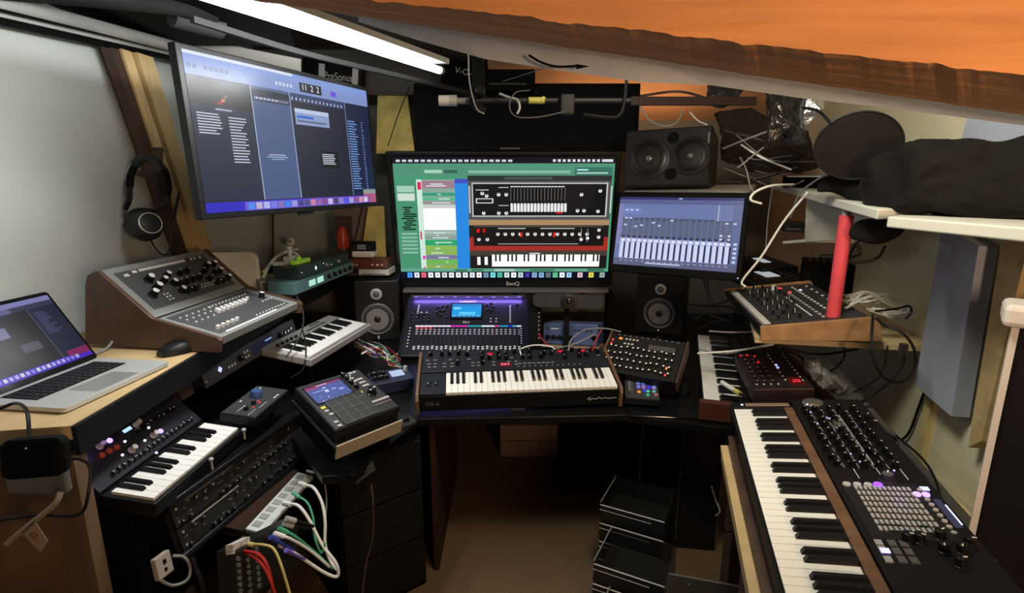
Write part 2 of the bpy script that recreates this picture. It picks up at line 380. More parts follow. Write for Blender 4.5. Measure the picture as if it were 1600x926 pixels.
MB().prism(rrect(.14,.085,.004,3,.105,.012), .0001, .0005).build('trackpad', [mat('trackpad', (.43,.44,.43), .3, .6)], lp)
lid = bpy.data.objects.new('lid', None)
Rt = Matrix.Translation((0, d, .001)) @ Matrix.Rotation(radians(56), 4, 'X')
lidb = MB(); lidb.prism(rrect(w, .25, .01), -.005, 0)
lo = lidb.build('lid', [blackg], lp, bev=.001); lo.matrix_local = Rt
its = [(0,.93,1,1,(.5,.5,.72)),(.0,.86,.62,.93,(.36,.37,.55)),(.62,.86,1,.93,(.2,.2,.32)),(.0,.8,.62,.86,(.1,.1,.2)),(.36,.55,.49,.7,(.45,.46,.6)),(.5,.3,.66,.42,(.3,.3,.36)),
       (.75,.12,1,.86,(.1,.12,.22)),(.745,.1,.75,.86,(.4,.4,.5)),(0,0,1,.09,(.28,.1,.75)),(.8,.06,1,.16,(.5,.1,.35)),(0,.86,.35,.9,(.3,.3,.45))]
its += tl(.78,.45,.92,.8,(.3,.32,.5),12,.5,3)+[(.08+k*.045,.025,.11+k*.045,.075,rnd.choice([(.7,.7,.95),(.5,.5,.9),(.85,.85,.9)])) for k in range(18)]
screen(lo, .008, .016, w-.016, .222, .0004, (.07,.07,.1), its, s=.8)
# ================================================================== TWO TIER GREY CONSOLE
P0, P1, P2 = Zp(345,527,1.12), Zp(472,470,1.12), Zp(247,497,1.175)
M, w, d = frame(P0, P1, P2); w = .5
cn = thing('synth_console', 'grey two-tier synthesizer console with brown side cheeks on the plywood shelf', 'synthesizer', M)
nx = M.inverted()
U = nx @ Yp(172,425,1.8); ang = atan2(U.z, U.y-d); ud = .235
gm = mat('console_grey', (.19,.195,.185), .5); gf = mat('console_face', (.055,.057,.057), .5)
lowb = MB().box(0,0,-.03,w,d,0); lowb.build('lower_panel', [gm], cn, bev=.002)
MB().box(.025,.02,.0,w-.04,d-.015,.0015).build('lower_face', [gf], cn)
UM = Matrix.Translation((0,d+.006,.002)) @ Matrix.Rotation(ang, 4, 'X')
up_ = MB().box(0,0,-.025,w,ud,0).build('upper_panel', [gm], cn, bev=.002); up_.matrix_local = UM
MB().box(.03,.03,0,w-.03,ud-.025,.0015).build('upper_face', [gf], up_)
# cheeks
yb, zb_ = d+ud*cos(ang), ud*sin(ang)
for sx in (-.018, w+.002):
    pr = [(-.012,-.046),(-.012,-.004),(0,.004),(d,.006),(yb,zb_+.006),(yb+.035,zb_-.02),(yb+.04,zb_-.06),(yb+.03,-.04-.24*(yb+.03))]
    MM = Matrix(((0,0,1,sx),(1,0,0,0),(0,1,0,0),(0,0,0,1)))
    MB().prism(pr, 0, .016, 0, MM).build('side_cheek', [mat('cheek_brown', (.075,.04,.025), .45, noise_amt=.2)], cn, bev=.002)
MB().box(0,d*.5,-.068,w,yb-.02,-.035).build('case', [blackm], cn)
k1 = knob_me(.015,.026,black,white); k2 = knob_me(.0125,.022,black,white); k3 = knob_me(.0115,.022,black)
MU = M @ UM; ou = lambda L: [onp(MU, 160+x/3.86, 383+y/3.86) for x, y in L]
put('knob', k1, up_, ou([(275,215),(325,265),(300,305)]), .0015)
put('knob', k2, up_, ou([(385,190),(365,220),(425,235),(475,280),(625,130),(665,122),(700,162),(752,203)]), .0015)
put('knob', k3, up_, ou([(460,178),(500,165),(462,240),(500,228),(538,215),(577,206),(608,165),(512,282),(552,270),(640,210),(690,232),(718,220),(676,172)]), .0015)
bt = box_me('button', .006,.011,.003, white)
put('button', bt, up_, [(.13+k*.0115,.199) for k in range(20)]+[(.1,.198),(.11,.198),(.39,.2),(.41,.2),(.44,.2),(.06,.19),(.07,.19)], .0015, 0)
put('led', box_me('led', .006,.004,.002, label_w), up_, [(.12+.016*i,.05+.013*j) for i in range(2) for j in range(3)]+[(.3+.015*k,.06) for k in range(8)]+[(.31+.018*k,.072) for k in range(6)], .0015, 0)
fd = box_me('fader', .014,.009,.012, white)
put('fader', fd, cn, [(.055+k*.026,.05) for k in range(5)], .0015, .2)
put('fader', fd, cn, [(.19+k*.026,.15) for k in range(8)]+[(.185+k*.026,.137) for k in range(7)], .0015, .2)
put('button', box_me('button', .005,.005,.004, white), cn, [(.05+.03*k,.16) for k in range(6)]+[(.05+.03*k,.185) for k in range(6)]+[(.055+.03*k,.13) for k in range(4)]+[(.25+k*.021,.03) for k in range(10)]+[(.2+k*.02,.19) for k in range(12)]+[(.4+.02*k,.1) for k in range(4)], .0015, 0)
put('knob', k2, cn, [(.44,.13)], .0015)
MB().box(.05,.012,.0016,.36,.02,.0022).build('white_stripe', [label_w], cn)
# ================================================================== mouse, cable by the laptop
def mouse(P, yaw, label, s=1):
    b = MB(); n = 12; prof = []
    L, Wd, Hh = .12*s, .066*s, .034*s
    vs = []; fs = []
    for i in range(9):
        t = i/8; x = (t-.5)*L; wf = (sin(pi*min(1,max(0,t*.9+.06))))**.5*Wd/2; hh = Hh*(sin(pi*(.12+.8*t)))**.8
        vs += [(x, wf*cos(pi*k/(n-1)), .002+hh*max(0,sin(pi*k/(n-1)))**.7) for k in range(n)]
    for i in range(8):
        for k in range(n): j = (k+1)%n; fs.append((i*n+k, i*n+j, (i+1)*n+j, (i+1)*n+k))
    fs += [tuple(range(n-1,-1,-1)), tuple(range(8*n,9*n))]
    o = b.add(vs, fs).build('computer_mouse', [black], smooth=True); o.matrix_world = flat(P, yaw); return tag(o, label, 'mouse')
mouse(Zp(286,548,1.07), radians(60), 'black computer mouse on the plywood shelf in front of the grey console', 1.25)
cable('cable', 'grey cable running down from the grey console behind the laptop', [Zp(130,558,1.08), Zp(165,545,1.078), Tp(182,520,1.85), Tp(186,488,1.85), Tp(177,462,1.85), Tp(174,440,1.85)], .0045, grey)
cable('cable', 'short black cord hanging over the shelf end below the laptop', [Tp(0,638,1.25), Tp(25,630,1.25), Tp(42,643,1.2), Tp(46,690,1.17)], .004, black)

# ================================================================== SHELF CLUTTER
def dev(name, label, cat, fl, fr, bl, zf, zb, h, m, br=None, group=None, bev=.003, w=None, d=None, body='body'):
    M, W_, D_ = zq(fl, fr, bl, zf, zb, br); W_ = w or W_; D_ = d or D_
    t = thing(name, label, cat, M, group); MB().box(0,0,-h,W_,D_,0).build(body, [m], t, bev=bev)
    return t, W_, D_
def fbox(name, label, cat, P, w, d, h, yaw, m, bev=.003, group=None, body='body'):  # P = near bottom centre of the front
    t = thing(name, label, cat, flat(P, yaw), group); MB().box(-w/2,0,0,w/2,d,h).build(body, [m], t, bev=bev); return t
# silver rounded case standing on edge
P = Zp(405,470,1.09); M = Matrix.Translation(Tp(412,468,2.62)+Vector((-.3,-.03,0))) @ Matrix.Rotation(radians(6), 4, 'Z') @ Matrix.Rotation(pi/2, 4, 'X')
t = thing('computer_case', 'silver rounded computer case standing upright behind the grey console', 'computer', M)
MB().prism(rrect(.3,.235,.035,6), 0, .03).build('body', [mat('case_silver', (.68,.66,.58), .4, .2)], t, bev=.003)
# network box, slim interfaces
t = fbox('hard_drive', 'grey external drive box beside the silver computer case', 'drive', Tp(428,452,2.55), .12, .1, .045, radians(35), grey, .006)
MB().box(-.05,-.001,.008,.05,0,.037).build('front_face', [dgrey], t)
M_ = mat('teal_metal', (.1,.2,.2), .4, .3); dt = mat('dark_teal', (.02,.03,.03), .4)
def rack_front(name, label, cat, bl, br_, tl_, w, h, depth, m, zshift=0):
    M, W_, H_ = frame(bl, br_, tl_); t = thing(name, label, cat, M)
    MB().box(0,0,-depth,W_,H_,0).build('body', [m], t, bev=.002); return t, W_, H_
t, a, b_ = rack_front('audio_interface', 'slim dark interface with white diamond mark topped by a lime gadget', 'interface', Tp(468,436,2.45), Tp(546,411,2.98), Tp(467,416,2.45), 0, 0, .12, dt)
MS = M.copy() if False else t.matrix_world.copy(); dS = (a, b_)
dm = MB(); dm.prism([(0,-.011),(.011,0),(0,.011),(-.011,0)], 0, .001); dm.build('diamond_mark', [glow((.9,.95,1),1)], t, loc=(a*.3,b_*.5,.0005))
put('knob', knob_me(.008,.01,alu), t, [(a*.5,b_*.5),(a*.75,b_*.5)], 0)
put('led', MB().lathe([(.003,0),(.003,.001)],8).mesh('led', glow((.9,1,1))), t, [(a*.05,b_*.45),(a*.45,b_*.7),(a*.6,b_*.4)], 0)
t, a, b_ = rack_front('audio_interface', 'teal rack unit with lit square meters under the slim interface', 'interface', Tp(462,461,2.4), Tp(552,424,3.0), Tp(463,441,2.4), 0, 0, .13, M_)
put('meter', box_me('meter', a*.1,b_*.5,.001, glow((.75,1,.9),.8)), t, [(a*.25,b_*.5),(a*.38,b_*.5)], 0, 0)
put('knob', knob_me(.011,.014,black), t, [(a*(.52+.1*k),b_*.5) for k in range(5)], 0)
t = fbox('power_strip', 'black adapter block under the coiled white cable on the shelf', 'adapter', Tp(437,426,2.75), .13,.07,.035, radians(20), black)
MB().box(-.03,.01,.035,.03,.06,.05).build('socket', [white], t)
on_if = lambda fx_, dz: MS @ Matrix.Translation((dS[0]*fx_, dS[1]+.001, dz)) @ Matrix.Rotation(-pi/2, 4, 'X')
t = fbox('lime_gadget', 'lime green plastic gadget lying on the slim interface', 'gadget', Vector(), .13,.035,.022, 0, lime, .005); t.matrix_world = on_if(.22, -.03)
MB().lathe([(.012,0),(.012,.012)],12).build('button', [lime], t, loc=(-.02,.015,.022))
t = fbox('metal_clamp', 'small silver clamp standing behind the lime gadget', 'clamp', Vector(), .06,.035,.04, 0, alu); t.matrix_world = on_if(.2, -.075)
MB().lathe([(.009,0),(.009,.03),(.015,.032),(.015,.044)],10).build('screw', [alu], t, loc=(0,.015,.04))
cable('cable', 'thick white cable looping up from the adapter block', pc([(412,432,2.6),(425,408,2.75),(445,394,2.8),(462,396,2.8),(470,410,2.75),(463,420,2.7),(450,419,2.7)]), .0075, white)
cable('cable', 'second white cable arching beside the silver case', pc([(412,424,2.6),(428,404,2.85),(450,392,2.9),(466,389,2.95)]), .005, white)
cable('cable', 'thin black cord draped over the teal rack unit onto the white keyboard', pc([(463,462,2.36),(472,480,2.34),(474,505,2.3),(466,530,2.25),(447,558,2.2)]), .003, black)
# round white hook on the grey sheet behind
t = thing('wall_hook', 'round white hook stuck on the grey sheet below the left monitor', 'hook', frame(Tp(450,380,3.3),Tp(460,380,3.3),Tp(450,370,3.3))[0])
MB().lathe([(.024,0),(.024,.01),(.018,.014)],20).build('disc', [white], t, smooth=True, loc=(.02,.01,0))
MB().lathe([(.009,0),(.009,.02)],12).build('peg', [grey], t, smooth=True, loc=(.02,.01,.012))
# stack on the left speaker
t = fbox('drive_box', 'white slab lying on the left speaker under the red-brown unit', 'drive', Tp(584,430,3.08), .175,.14,.034, radians(-4), mat('white_slab', (.5,.48,.45), .5), .003)
MB().box(-.07,-.001,.004,.07,0,.009).build('vent', [dgrey], t)
t = fbox('preamp', 'small red-brown preamp box on the white slab over the left speaker', 'preamp', Tp(574,419,3.06), .225,.13,.047, radians(-3), mat('maroon', (.12,.03,.022), .4), .003)
put('led', MB().lathe([(.004,0),(.004,.002)],8).mesh('led', glow((1,.9,.7))), t, [(.03,-.0),(.055,0)], .02)
for k, x in enumerate((-.08,-.06,.06,.085)):
    o = inst('knob', MB().lathe([(.005,0),(.004,.006)],10,0,Matrix.Rotation(pi/2,4,'X')).mesh('knob', white), t, (x,0,.02))
t = fbox('plastic_case', 'small white case under the black mini mixer', 'case', Tp(567,402,3.06), .125,.07,.034, radians(-3), white, .008)
MB().box(-.05,-.001,.014,.05,0,.016).build('lid_seam', [grey], t)
t = fbox('mini_mixer', 'black mini mixer with a knob on the white case', 'mixer', Tp(567,393,3.06), .13,.04,.056, radians(-3), black, .003)
MB().box(-.03,-.002,.012,.02,0,.04).build('display', [glow((.35,.33,.3),.5)], t)
put('knob', MB().lathe([(.012,0),(.01,.012)],14,0,Matrix.Rotation(pi/2,4,'X')).mesh('knob', charcoal), t, [(.04,0),(-.045,0)], .025, 0)
# added glowing body, stands in for red reflections in a dark frame
t = thing('red_reflection', 'small glowing red body standing in for reflections behind the left monitor corner', 'reflection', flat(Tp(537,392,3.2)))
MB().lathe([(.03,0),(.032,.02),(.028,.09),(.015,.12)],14).build('reflection_body', [mat('red_reflection_glow', (.12,.015,.008), .3, emit=(.5,.03,.008), es=.12)], t, smooth=True, loc=(0,0,.02))
MB().lathe([(.036,0),(.034,.02)],14).build('base', [darkwood], t); MB().box(-.03,-.025,-.135,.03,.025,-.0005).build('pedestal', [darkwood], t)
MB().box(-.045,.035,-.01,.045,.05,.2).build('back_plate', [darkwood], t)
# osb / yellow panels on the back
osb = mat('gold_patterned_board', (.5,.42,.13), .7, noise_amt=.3, nscale=9)
def panel4(name, pts, t0, th, m, label, cat, parts=None):
    P = [Tp(x, y, t0) for x, y in pts]; o = MB().add(P+[p+Vector((0,th,0)) for p in P], [(0,1,2,3),(7,6,5,4),(0,4,5,1),(1,5,6,2),(2,6,7,3),(3,7,4,0)]).build(name, m); return tag(o, label, cat)
panel4('patterned_panel', [(588,240),(648,240),(636,146),(590,146)], 3.25, .02, [osb], 'yellow patterned panel between left monitor and black television', 'panel')
panel4('patterned_panel', [(560,430),(604,430),(600,322),(575,322)], 3.25, .02, [osb], 'yellow patterned panel behind the mini mixer', 'panel')
panel4('hanging_drape', [(535,430),(560,430),(575,310),(520,310)], 3.3, .02, [mat('brown_drape', (.16,.11,.09), .8)], 'dull brown panel beside the glowing red reflections', 'panel')
panel4('dark_sheet', [(428,440),(536,440),(536,236),(428,236)], 3.62, .02, [mat('grey_drape', (.32,.34,.31), .75, noise_amt=.08, nscale=3)], 'dark grey sheet hanging behind the left monitor', 'sheet')
cable('cable', 'black cord hanging over the yellow panel beside the left monitor', pc([(640,135,3.1),(622,180,3.1),(606,228,3.1)]), .003, black)
cable('cable', 'black cord hanging down to the mini mixer', pc([(567,318,3.0),(560,350,2.95),(553,380,3.0),(548,398,3.0)]), .004, black)

# ================================================================== SPEAKERS
def bookshelf(P, yaw, label, w=.245, h=.345, d=.26, ring=grey, group='pair of black desk speakers'):
    t = thing('studio_speaker', label, 'speaker', flat(P, yaw), group)
    MB().box(-w/2,0,0,w/2,d,h).build('cabinet', [mat('speaker_vinyl', (.014,.013,.013), .4)], t, bev=.006)
    R = Matrix.Rotation(pi/2, 4, 'X')
    f = lambda x, z: Matrix.Translation((x,0,z)) @ R
    MB().lathe([(.092,-.001),(.092,.006),(.086,.01),(.078,.006)],40,0,f(0,.125)).build('woofer_frame', [mat('driver_ring', (.1,.1,.1), .35)], t, smooth=True)
    MB().lathe([(.077,.007),(.07,.012),(.062,.006)],40,0,f(0,.125)).build('surround', [mat('rubber', (.03,.03,.03), .6)], t, smooth=True)
    cone = MB(); n = 40; cone.lathe([(.063,.008),(.045,.0045),(.02,.003)],n,0,f(0,.125)); cone.build('woofer_cone', [mat('cone_grey', (.28,.27,.25), .35, .4)], t, smooth=True)
    MB().lathe([(.02,.002),(.02,.008),(.013,.013),(.004,.0145)],20,0,f(0,.125)).build('dust_cap', [mat('dust_cap', (.02,.02,.02), .35)], t, smooth=True)
    MB().lathe([(.032,-.001),(.032,.005),(.026,.008)],30,0,f(0,.27)).build('tweeter_frame', [mat('tweeter_ring', (.35,.35,.34), .4)], t, smooth=True)
    MB().lathe([(.02,.006),(.019,.009),(.012,.013),(.003,.0145)],24,0,f(0,.27)).build('tweeter_dome', [dgrey], t, smooth=True)
    sc = MB().lathe([(.003,0),(.003,.002)],8,0,R).mesh('screw', mat('screw', (.4,.4,.4), .3, .8))
    for k in range(6): inst('screw', sc, t, (.089*cos(k*pi/3+.3), -.008, .125+.089*sin(k*pi/3+.3)))
    inst('power_led', MB().lathe([(.003,0),(.003,.002)],8,0,R).mesh('led', glow((.95,.95,.9))), t, (.0,0,.022))
    return t
deskz = .717
P = Zp(592,531,deskz); sp = bookshelf(P, radians(6), 'black two-way desk speaker at left of the middle monitor')
text(sp, 'V', .02, (0,-.001,.01), label_w, rot=(pi/2,0,0))
P = Zp(1028,521,deskz); bookshelf(P, radians(-23), 'black two-way desk speaker below the right monitor', w=.275)

# ================================================================== MIDDLE MONITOR
tl_, tr_ = Yp(597,236,3.05), Yp(970,238,3.05); bl_, br_ = Yp(624,449,3.17), Yp(957,447,3.17)
M, w, h = frame(bl_, br_, tl_, tr_)
mn = thing('computer_monitor', 'large middle monitor showing green software and a synth picture', 'monitor', M)
MB().box(0,0,-.05,w,h,0).build('bezel', [black], mn, bev=.004)
MB().box(.02,.05,0,w-.02,h-.014,.001).build('panel_glass', [blackg], mn)
G = (.27,.55,.42); D = (.10,.11,.11); Wt = (.93,.95,.93)
I = [(0,.955,1,1,(.05,.05,.1)),(0,0,1,.075,(.04,.05,.14))]
I += [(.015+k*.028,.966,.034+k*.028,.984,(.75,.75,.8)) for k in range(19)]+[(.72+k*.022,.966,.733+k*.022,.986,(.8,.8,.85)) for k in range(12)]+[(.94,.966,.99,.986,(.8,.8,.85))]
I += [(0,.1,.105,.8,(.27,.53,.40)),(0,.86,1,.955,(.3,.53,.43)),(.14,.88,.22,.905,(.6,.78,.68)),(.23,.88,.29,.905,(.2,.35,.3)),(.34,.88,.8,.9,(.5,.68,.6)),(.34,.835,.5,.86,(.62,.75,.68)),(.46,.84,.52,.855,(.1,.15,.12)),(.82,.86,.99,.925,(.2,.42,.36)),(.83,.875,.97,.885,(.7,.8,.8)),(.83,.9,.88,.91,(.7,.9,.9))]
I += [(.01,.73,.09,.78,(.6,.75,.66)),(.01,.66,.09,.72,(.75,.82,.76))]
I += [(.02+rnd.uniform(0,.03),.6-.018*k,.06+rnd.uniform(0,.035),.612-.018*k,(.06,.16,.12)) for k in range(11)]
I += [(.015,.38-.032*k,.09,.396-.032*k,(.5,.68,.6)) for k in range(6)]
# track list
x0, x1 = .125, .275
rows = [(.76,.82,(.58,.45,.52)),(.7,.725,(.2,.55,.45)),(.665,.685,(.3,.65,.5)),(.635,.655,(.55,.5,.5)),(.6,.63,(.75,.75,.75)),(.42,.6,Wt),(.39,.41,(.65,.7,.68)),(.37,.388,(.55,.62,.6)),(.345,.365,(.5,.56,.55)),(.29,.335,(.15,.6,.38)),(.25,.285,(.5,.68,.3)),(.21,.245,(.5,.65,.3)),(.17,.205,(.45,.42,.55)),(.125,.165,(.4,.65,.3)),(.085,.12,(.5,.62,.3)),(.06,.082,(.5,.35,.35))]
I += [(.1,.06,.125,.83,(.75,.85,.8)),(x0,.06,x1,.83,(.5,.62,.55))]+[(x0,a_,x1,b2,c_) for a_, b2, c_ in rows]
I += [(.105,.75,.122,.81,(.8,.15,.35)),(.105,.34,.112,.41,(.7,.2,.25)),(.11,.17,.122,.2,(.8,.2,.6)),(.11,.07,.12,.1,(.8,.2,.3))]
I += [(.14+rnd.uniform(0,.08),y_,.17+rnd.uniform(0,.09),y_+.008,(.8,.85,.85)) for y_ in (.775,.79,.708,.672,.64,.39,.37,.35,.31,.3,.26,.22,.18,.14,.1)]
I += [(x1,.06,x1+.06,.82,(.15,.5,.82)),(x1,.8,x1+.06,.835,(.25,.3,.7))]
# synth picture
sx0, sx1 = .335, .99
I += [(sx0,.08,sx1,.84,(.14,.12,.11)),(sx0,.82,sx1,.86,(.16,.18,.18)),(.5,.83,.72,.85,(.28,.3,.3)),(sx0,.5,sx1,.82,(.3,.3,.3)),(.352,.53,.975,.805,(.7,.7,.7)),(.358,.54,.968,.795,(.09,.09,.1)),(sx0,.46,sx1,.505,(.62,.5,.36)),
      (.36,.29,.965,.45,(.1,.09,.09)),(.358,.445,.965,.453,(.3,.3,.3)),(sx0,.24,sx1,.285,(.6,.18,.15)),(sx0,.2,sx1,.245,(.25,.22,.2)),(sx0,.285,.355,.36,(.6,.18,.15)),(.97,.285,sx1,.36,(.6,.18,.15)),(sx0,.08,sx1,.2,(.12,.11,.11)),(.44,.105,.955,.21,Wt),(sx0,.062,sx1,.08,(.45,.36,.28)),(.62,.215,.67,.225,(.8,.8,.8))]
for x in [.338+.65*k for k in (0,1)]: I += [(x,.56,x+.006,.78,(.75,.75,.75))]
kk = 0
for k in range(26):
    if k%7 in (0,1,3,4,5): I.append((.455+k*.0195,.15,.463+k*.0195,.21,(.08,.08,.09)))
I += [(.53+k*.0155,.66,.532+k*.0155,.765,(.45,.45,.45)) for k in range(17)]+[(.535+k*.0155,.655,.54+k*.0155,.77,(.02,.02,.02)) for k in range(16)]
I += [(.53,.575,.79,.63,(.5,.5,.5))]+[(.53+k*.0155,.57,.54+k*.0155,.64,(.88,.88,.88)) for k in range(17)]+[(.53+k*.0155,.77,.543+k*.0155,.777,(.9,.9,.9)) for k in range(16)]
for cx, cy in [(.4,.72),(.42,.7),(.475,.71),(.51,.71),(.405,.56),(.475,.56),(.51,.56),(.855,.71),(.94,.74),(.84,.58),(.87,.58),(.935,.575)]+[(.47+.035*k,.385) for k in range(13)]+[(.38,.34),(.42,.34),(.945,.42),(.945,.36)]:
    I += [(cx-.011,cy-.018,cx+.011,cy+.018,(.03,.03,.03),1),(cx-.0085,cy-.018,cx+.0085,cy+.018,(.85,.85,.85),1),(cx-.002,cy,cx+.002,cy+.018,(.2,.2,.2))]
I += [(.37,.745,.43,.75,(.85,.85,.85)),(.37,.64,.45,.68,(.85,.85,.85)),(.375,.646,.445,.674,(.12,.12,.12)),(.475,.765,.52,.77,(.8,.8,.8)),(.475,.62,.52,.625,(.8,.8,.8)),(.47,.43,.6,.436,(.8,.8,.8)),(.67,.43,.83,.436,(.8,.8,.8)),(.47,.3,.85,.305,(.7,.7,.7)),(.37,.4,.385,.43,(.8,.1,.1)),(.4,.4,.41,.43,(.8,.1,.1)),(.575,.36,.585,.4,(.8,.15,.15)),(.73,.36,.74,.4,(.8,.15,.15)),(.74,.555,.77,.57,(.7,.12,.12)),(.86,.32,.864,.43,(.5,.5,.5)),(.89,.32,.894,.43,(.5,.5,.5)),(.856,.33,.87,.35,Wt),(.886,.34,.9,.36,Wt),(.37,.12,.385,.19,Wt),(.405,.12,.42,.19,Wt)]
I += [(sx0,.035+.04,sx1,.075+.01,(.1,.1,.1)),(0,.06,1,.1-.012,(.35,.6,.5)),(.45,.062,.55,.085,(.6,.72,.7)),(.26,.066,.32,.08,(.2,.38,.3)),(.34,.066,.4,.08,(.2,.38,.3)),(.62,.066,.74,.08,(.2,.38,.3)),(.9,.066,.98,.085,(.2,.38,.3))]
cols = [(.25,.6,.95),(.85,.88,.9),(.9,.35,.4),(.9,.9,.9),(.9,.9,.9),(.8,.82,.82),(.9,.92,.92),(.9,.9,.9),(.88,.9,.9),(.85,.88,.9),(.95,.95,.95),(.45,.55,.65),(.45,.85,.85),(.3,.7,.6),(.8,.85,.85),(.95,.95,.95),(.7,.8,.8),(.2,.15,.55),(.5,.65,.8),(.5,.65,.8),(.35,.4,.4),(.35,.75,.5),(.9,.95,.95),(.6,.75,.9),(.85,.7,.75),(.85,.8,.3),(.55,.65,.6)]
I += [(.03+k*.0335+(0 if k<24 else .02*(k-23)),.008,.054+k*.0335+(0 if k<24 else .02*(k-23)),.052,c_) for k, c_ in enumerate(cols)]
for k in range(27): I.append((.039+k*.0335+(0 if k<24 else .02*(k-23)),.022,.045+k*.0335+(0 if k<24 else .02*(k-23)),.038,(.3,.4,.5)))
screen(mn, .035, .055, w-.065, h-.085, .0015, G, I, s=1.15)
text(mn, 'BenQ', .034, (w*.54,.02,.001), mat('bezel_print', (.6,.6,.6), .4))
# monitor shelf under it (silver strip)
t = thing('shelf_board', 'thin grey board under the middle monitor', 'shelf', flat(Vector((Yp(624,455,3.0).x,2.98,.985))))
MB().box(0,.12,-.016,1.2,.25,0).build('board', [mat('dull_grey_board', (.13,.13,.13), .4)], t)
for x in (.06,.64,1.2): MB().box(x,.14,-.27,x+.03,.24,-.0165).build('bracket', [blackm], t)
# black television behind / above
tl_, tr_ = Yp(646,140,3.35), Yp(998,132,3.35); bl_, br_ = Yp(650,236,3.35), Yp(976,236,3.35)
M, w, h = frame(Yp(650,236,3.35), Yp(996,236,3.35), Yp(650,130,3.35))
t = thing('television', 'switched-off black television above the middle monitor', 'television', M)
MB().box(0,0,-.06,w,h,0).build('bezel', [blackm], t, bev=.004); MB().box(.02,.05,0,w-.02,h-.02,.002).build('screen', [mat('dead_screen', (.002,.0025,.005), .6, spec=.08)], t)
MB().box(.5,.012,0,.62,.02,.002).build('badge', [dgrey], t)
M, w, h = frame(Yp(750,142,3.25), Yp(836,142,3.25), Yp(750,108,3.25))
t = thing('black_case', 'black box standing on top of the switched-off television', 'box', M)
MB().box(0,0,-.1,w,h,0).build('body', [blackm], t, bev=.004); MB().box(.05,h*.3,0,w-.05,h*.35,.002).build('seam', [dgrey], t)
struct(MB().box(-1.62,3.4,2.1,-.15,3.88,2.115).build('trim_10', [darkwood]))
# boxes on the high rail
M, w, h = frame(Yp(472,140,3.5), Yp(562,150,3.5), Yp(472,88,3.5)); 
t = thing('equipment_box', 'black box with white lettering under the strip light', 'box', M)
MB().box(0,0,-.12,w,h,0).build('body', [black], t, bev=.004)
text(t, 'PreSonus', .062, (w*.62,h*.5,.002), label_w, sx=.75)
for x in (.28,.86): MB().box(w*x,h*.25,0,w*x+.035,h*.85,.002).build('white_patch', [label_w], t)
M, w, h = frame(Yp(688,130,3.5), Yp(745,143,3.5), Yp(688,95,3.5))
t = thing('equipment_box', 'dark box printed V-O at the far end of the strip light', 'box', M)
MB().box(0,0,-.12,w,h,0).build('body', [blackm], t); text(t, 'V-O-', .05, (w*.55,h*.75,.002), label_w)

# ================================================================== LEFT MONITOR
hh = .55; Zl, Zr = FPX*hh/277, FPX*hh/184
M, w, h = frame(Tp(305,345,Zl*1.02), Tp(582,322,Zr*1.02), Tp(285,68,Zl), Tp(585,138,Zr))
lm = thing('computer_monitor', 'wall-mounted left monitor showing blue-lit music software', 'monitor', M)
MB().box(0,0,-.035,w,h,0).build('bezel', [black], lm, bev=.004)
B1c, B2c, D1, D2 = (.42,.5,.72), (.28,.35,.52), (.10,.12,.2), (.13,.15,.24)
L = [(0,.93,1,1,(.5,.6,.85)),(0,.86,1,.935,(.5,.58,.8)),(0,.98,.5,1,(.85,.88,.95)),(.0,.07,.27,.86,D2),(0,.68,.27,.84,(.06,.06,.1)),(.27,.07,.47,.86,B2c),(.27,.76,.47,.84,D1),(.28,.77,.46,.79,(.4,.45,.55)),(.47,.07,.82,.84,D1),(.47,.8,.82,.86,(.2,.25,.4)),(.82,.07,1,.86,(.08,.13,.25)),
     (.268,.07,.272,.86,(.7,.75,.85)),(.468,.07,.473,.86,(.6,.65,.8)),(.82,.07,.823,.86,(.6,.65,.8)),(0,0,1,.065,(.18,.15,.75)),(.5,0,1,.065,(.4,.28,.75)),(.9,0,1,.1,(.7,.35,.5)),(.17,0,.94,.06,(.42,.35,.85)),
     (.535,.88,.67,.95,(.05,.07,.13)),(.49,.63,.7,.75,(.55,.62,.8)),(.49,.72,.7,.75,(.75,.8,.92)),(.5,.68,.6,.7,(.2,.4,.8)),(.5,.65,.68,.665,(.35,.4,.5)),(.62,.3,.74,.44,(.03,.04,.06)),(.73,.89,.765,.93,(.4,.3,.85)),(.9,.08,1,.12,(.55,.6,.6))]
L += tl(.63,.33,.735,.42,(.85,.88,.95),6,.7,4)+tl(.02,.5,.12,.64,(.8,.82,.9),8,.7,5)+tl(.15,.32,.235,.63,(.75,.78,.85),16,.6,6)+tl(.83,.12,.9,.72,(.45,.6,.85),28,.7,8)+tl(.93,.12,.95,.72,(.4,.5,.75),28,.5,9)
L += [(.32,.385,.41,.395,(.6,.65,.8)),(.31,.37,.42,.378,(.6,.65,.8)),(.33,.355,.4,.362,(.6,.65,.8)),(.12,.7,.135,.72,(.7,.1,.15)),(.13,.715,.145,.735,(.8,.5,.4)),(.14,.73,.152,.75,(.5,.3,.3)),(.14,.745,.16,.76,(.4,.35,.35)),(.1,.695,.13,.71,(.5,.08,.12)),(.1,.66,.17,.67,(.7,.7,.8))]
L += [(.01+.022*k,.9,.025+.022*k,.925,(.35,.42,.6)) for k in range(8) if k != 2]+[(.4+.02*k,.895,.412+.02*k,.92,(.8,.85,.95)) for k in range(5)]+[(.29+.02*k,.775,.3+.02*k,.785,(.8,.85,.95)) for k in range(6)]+[(.48+.024*k,.81,.487+.024*k,.83,(.75,.8,.9)) for k in range(14)]
dc = [(.3,.55,.95),(.75,.7,.85),(.7,.72,.95),(.45,.5,.9),(.5,.45,.7),(.25,.5,.95),(.6,.6,.9),(.25,.25,.5),(.3,.3,.5),(.85,.5,.6),(.6,.4,.65),(.55,.3,.5),(.8,.75,.9),(.3,.25,.4),(.6,.5,.8),(.3,.35,.9),(.7,.65,.9),(.55,.35,.5),(.85,.6,.6),(.9,.8,.85)]
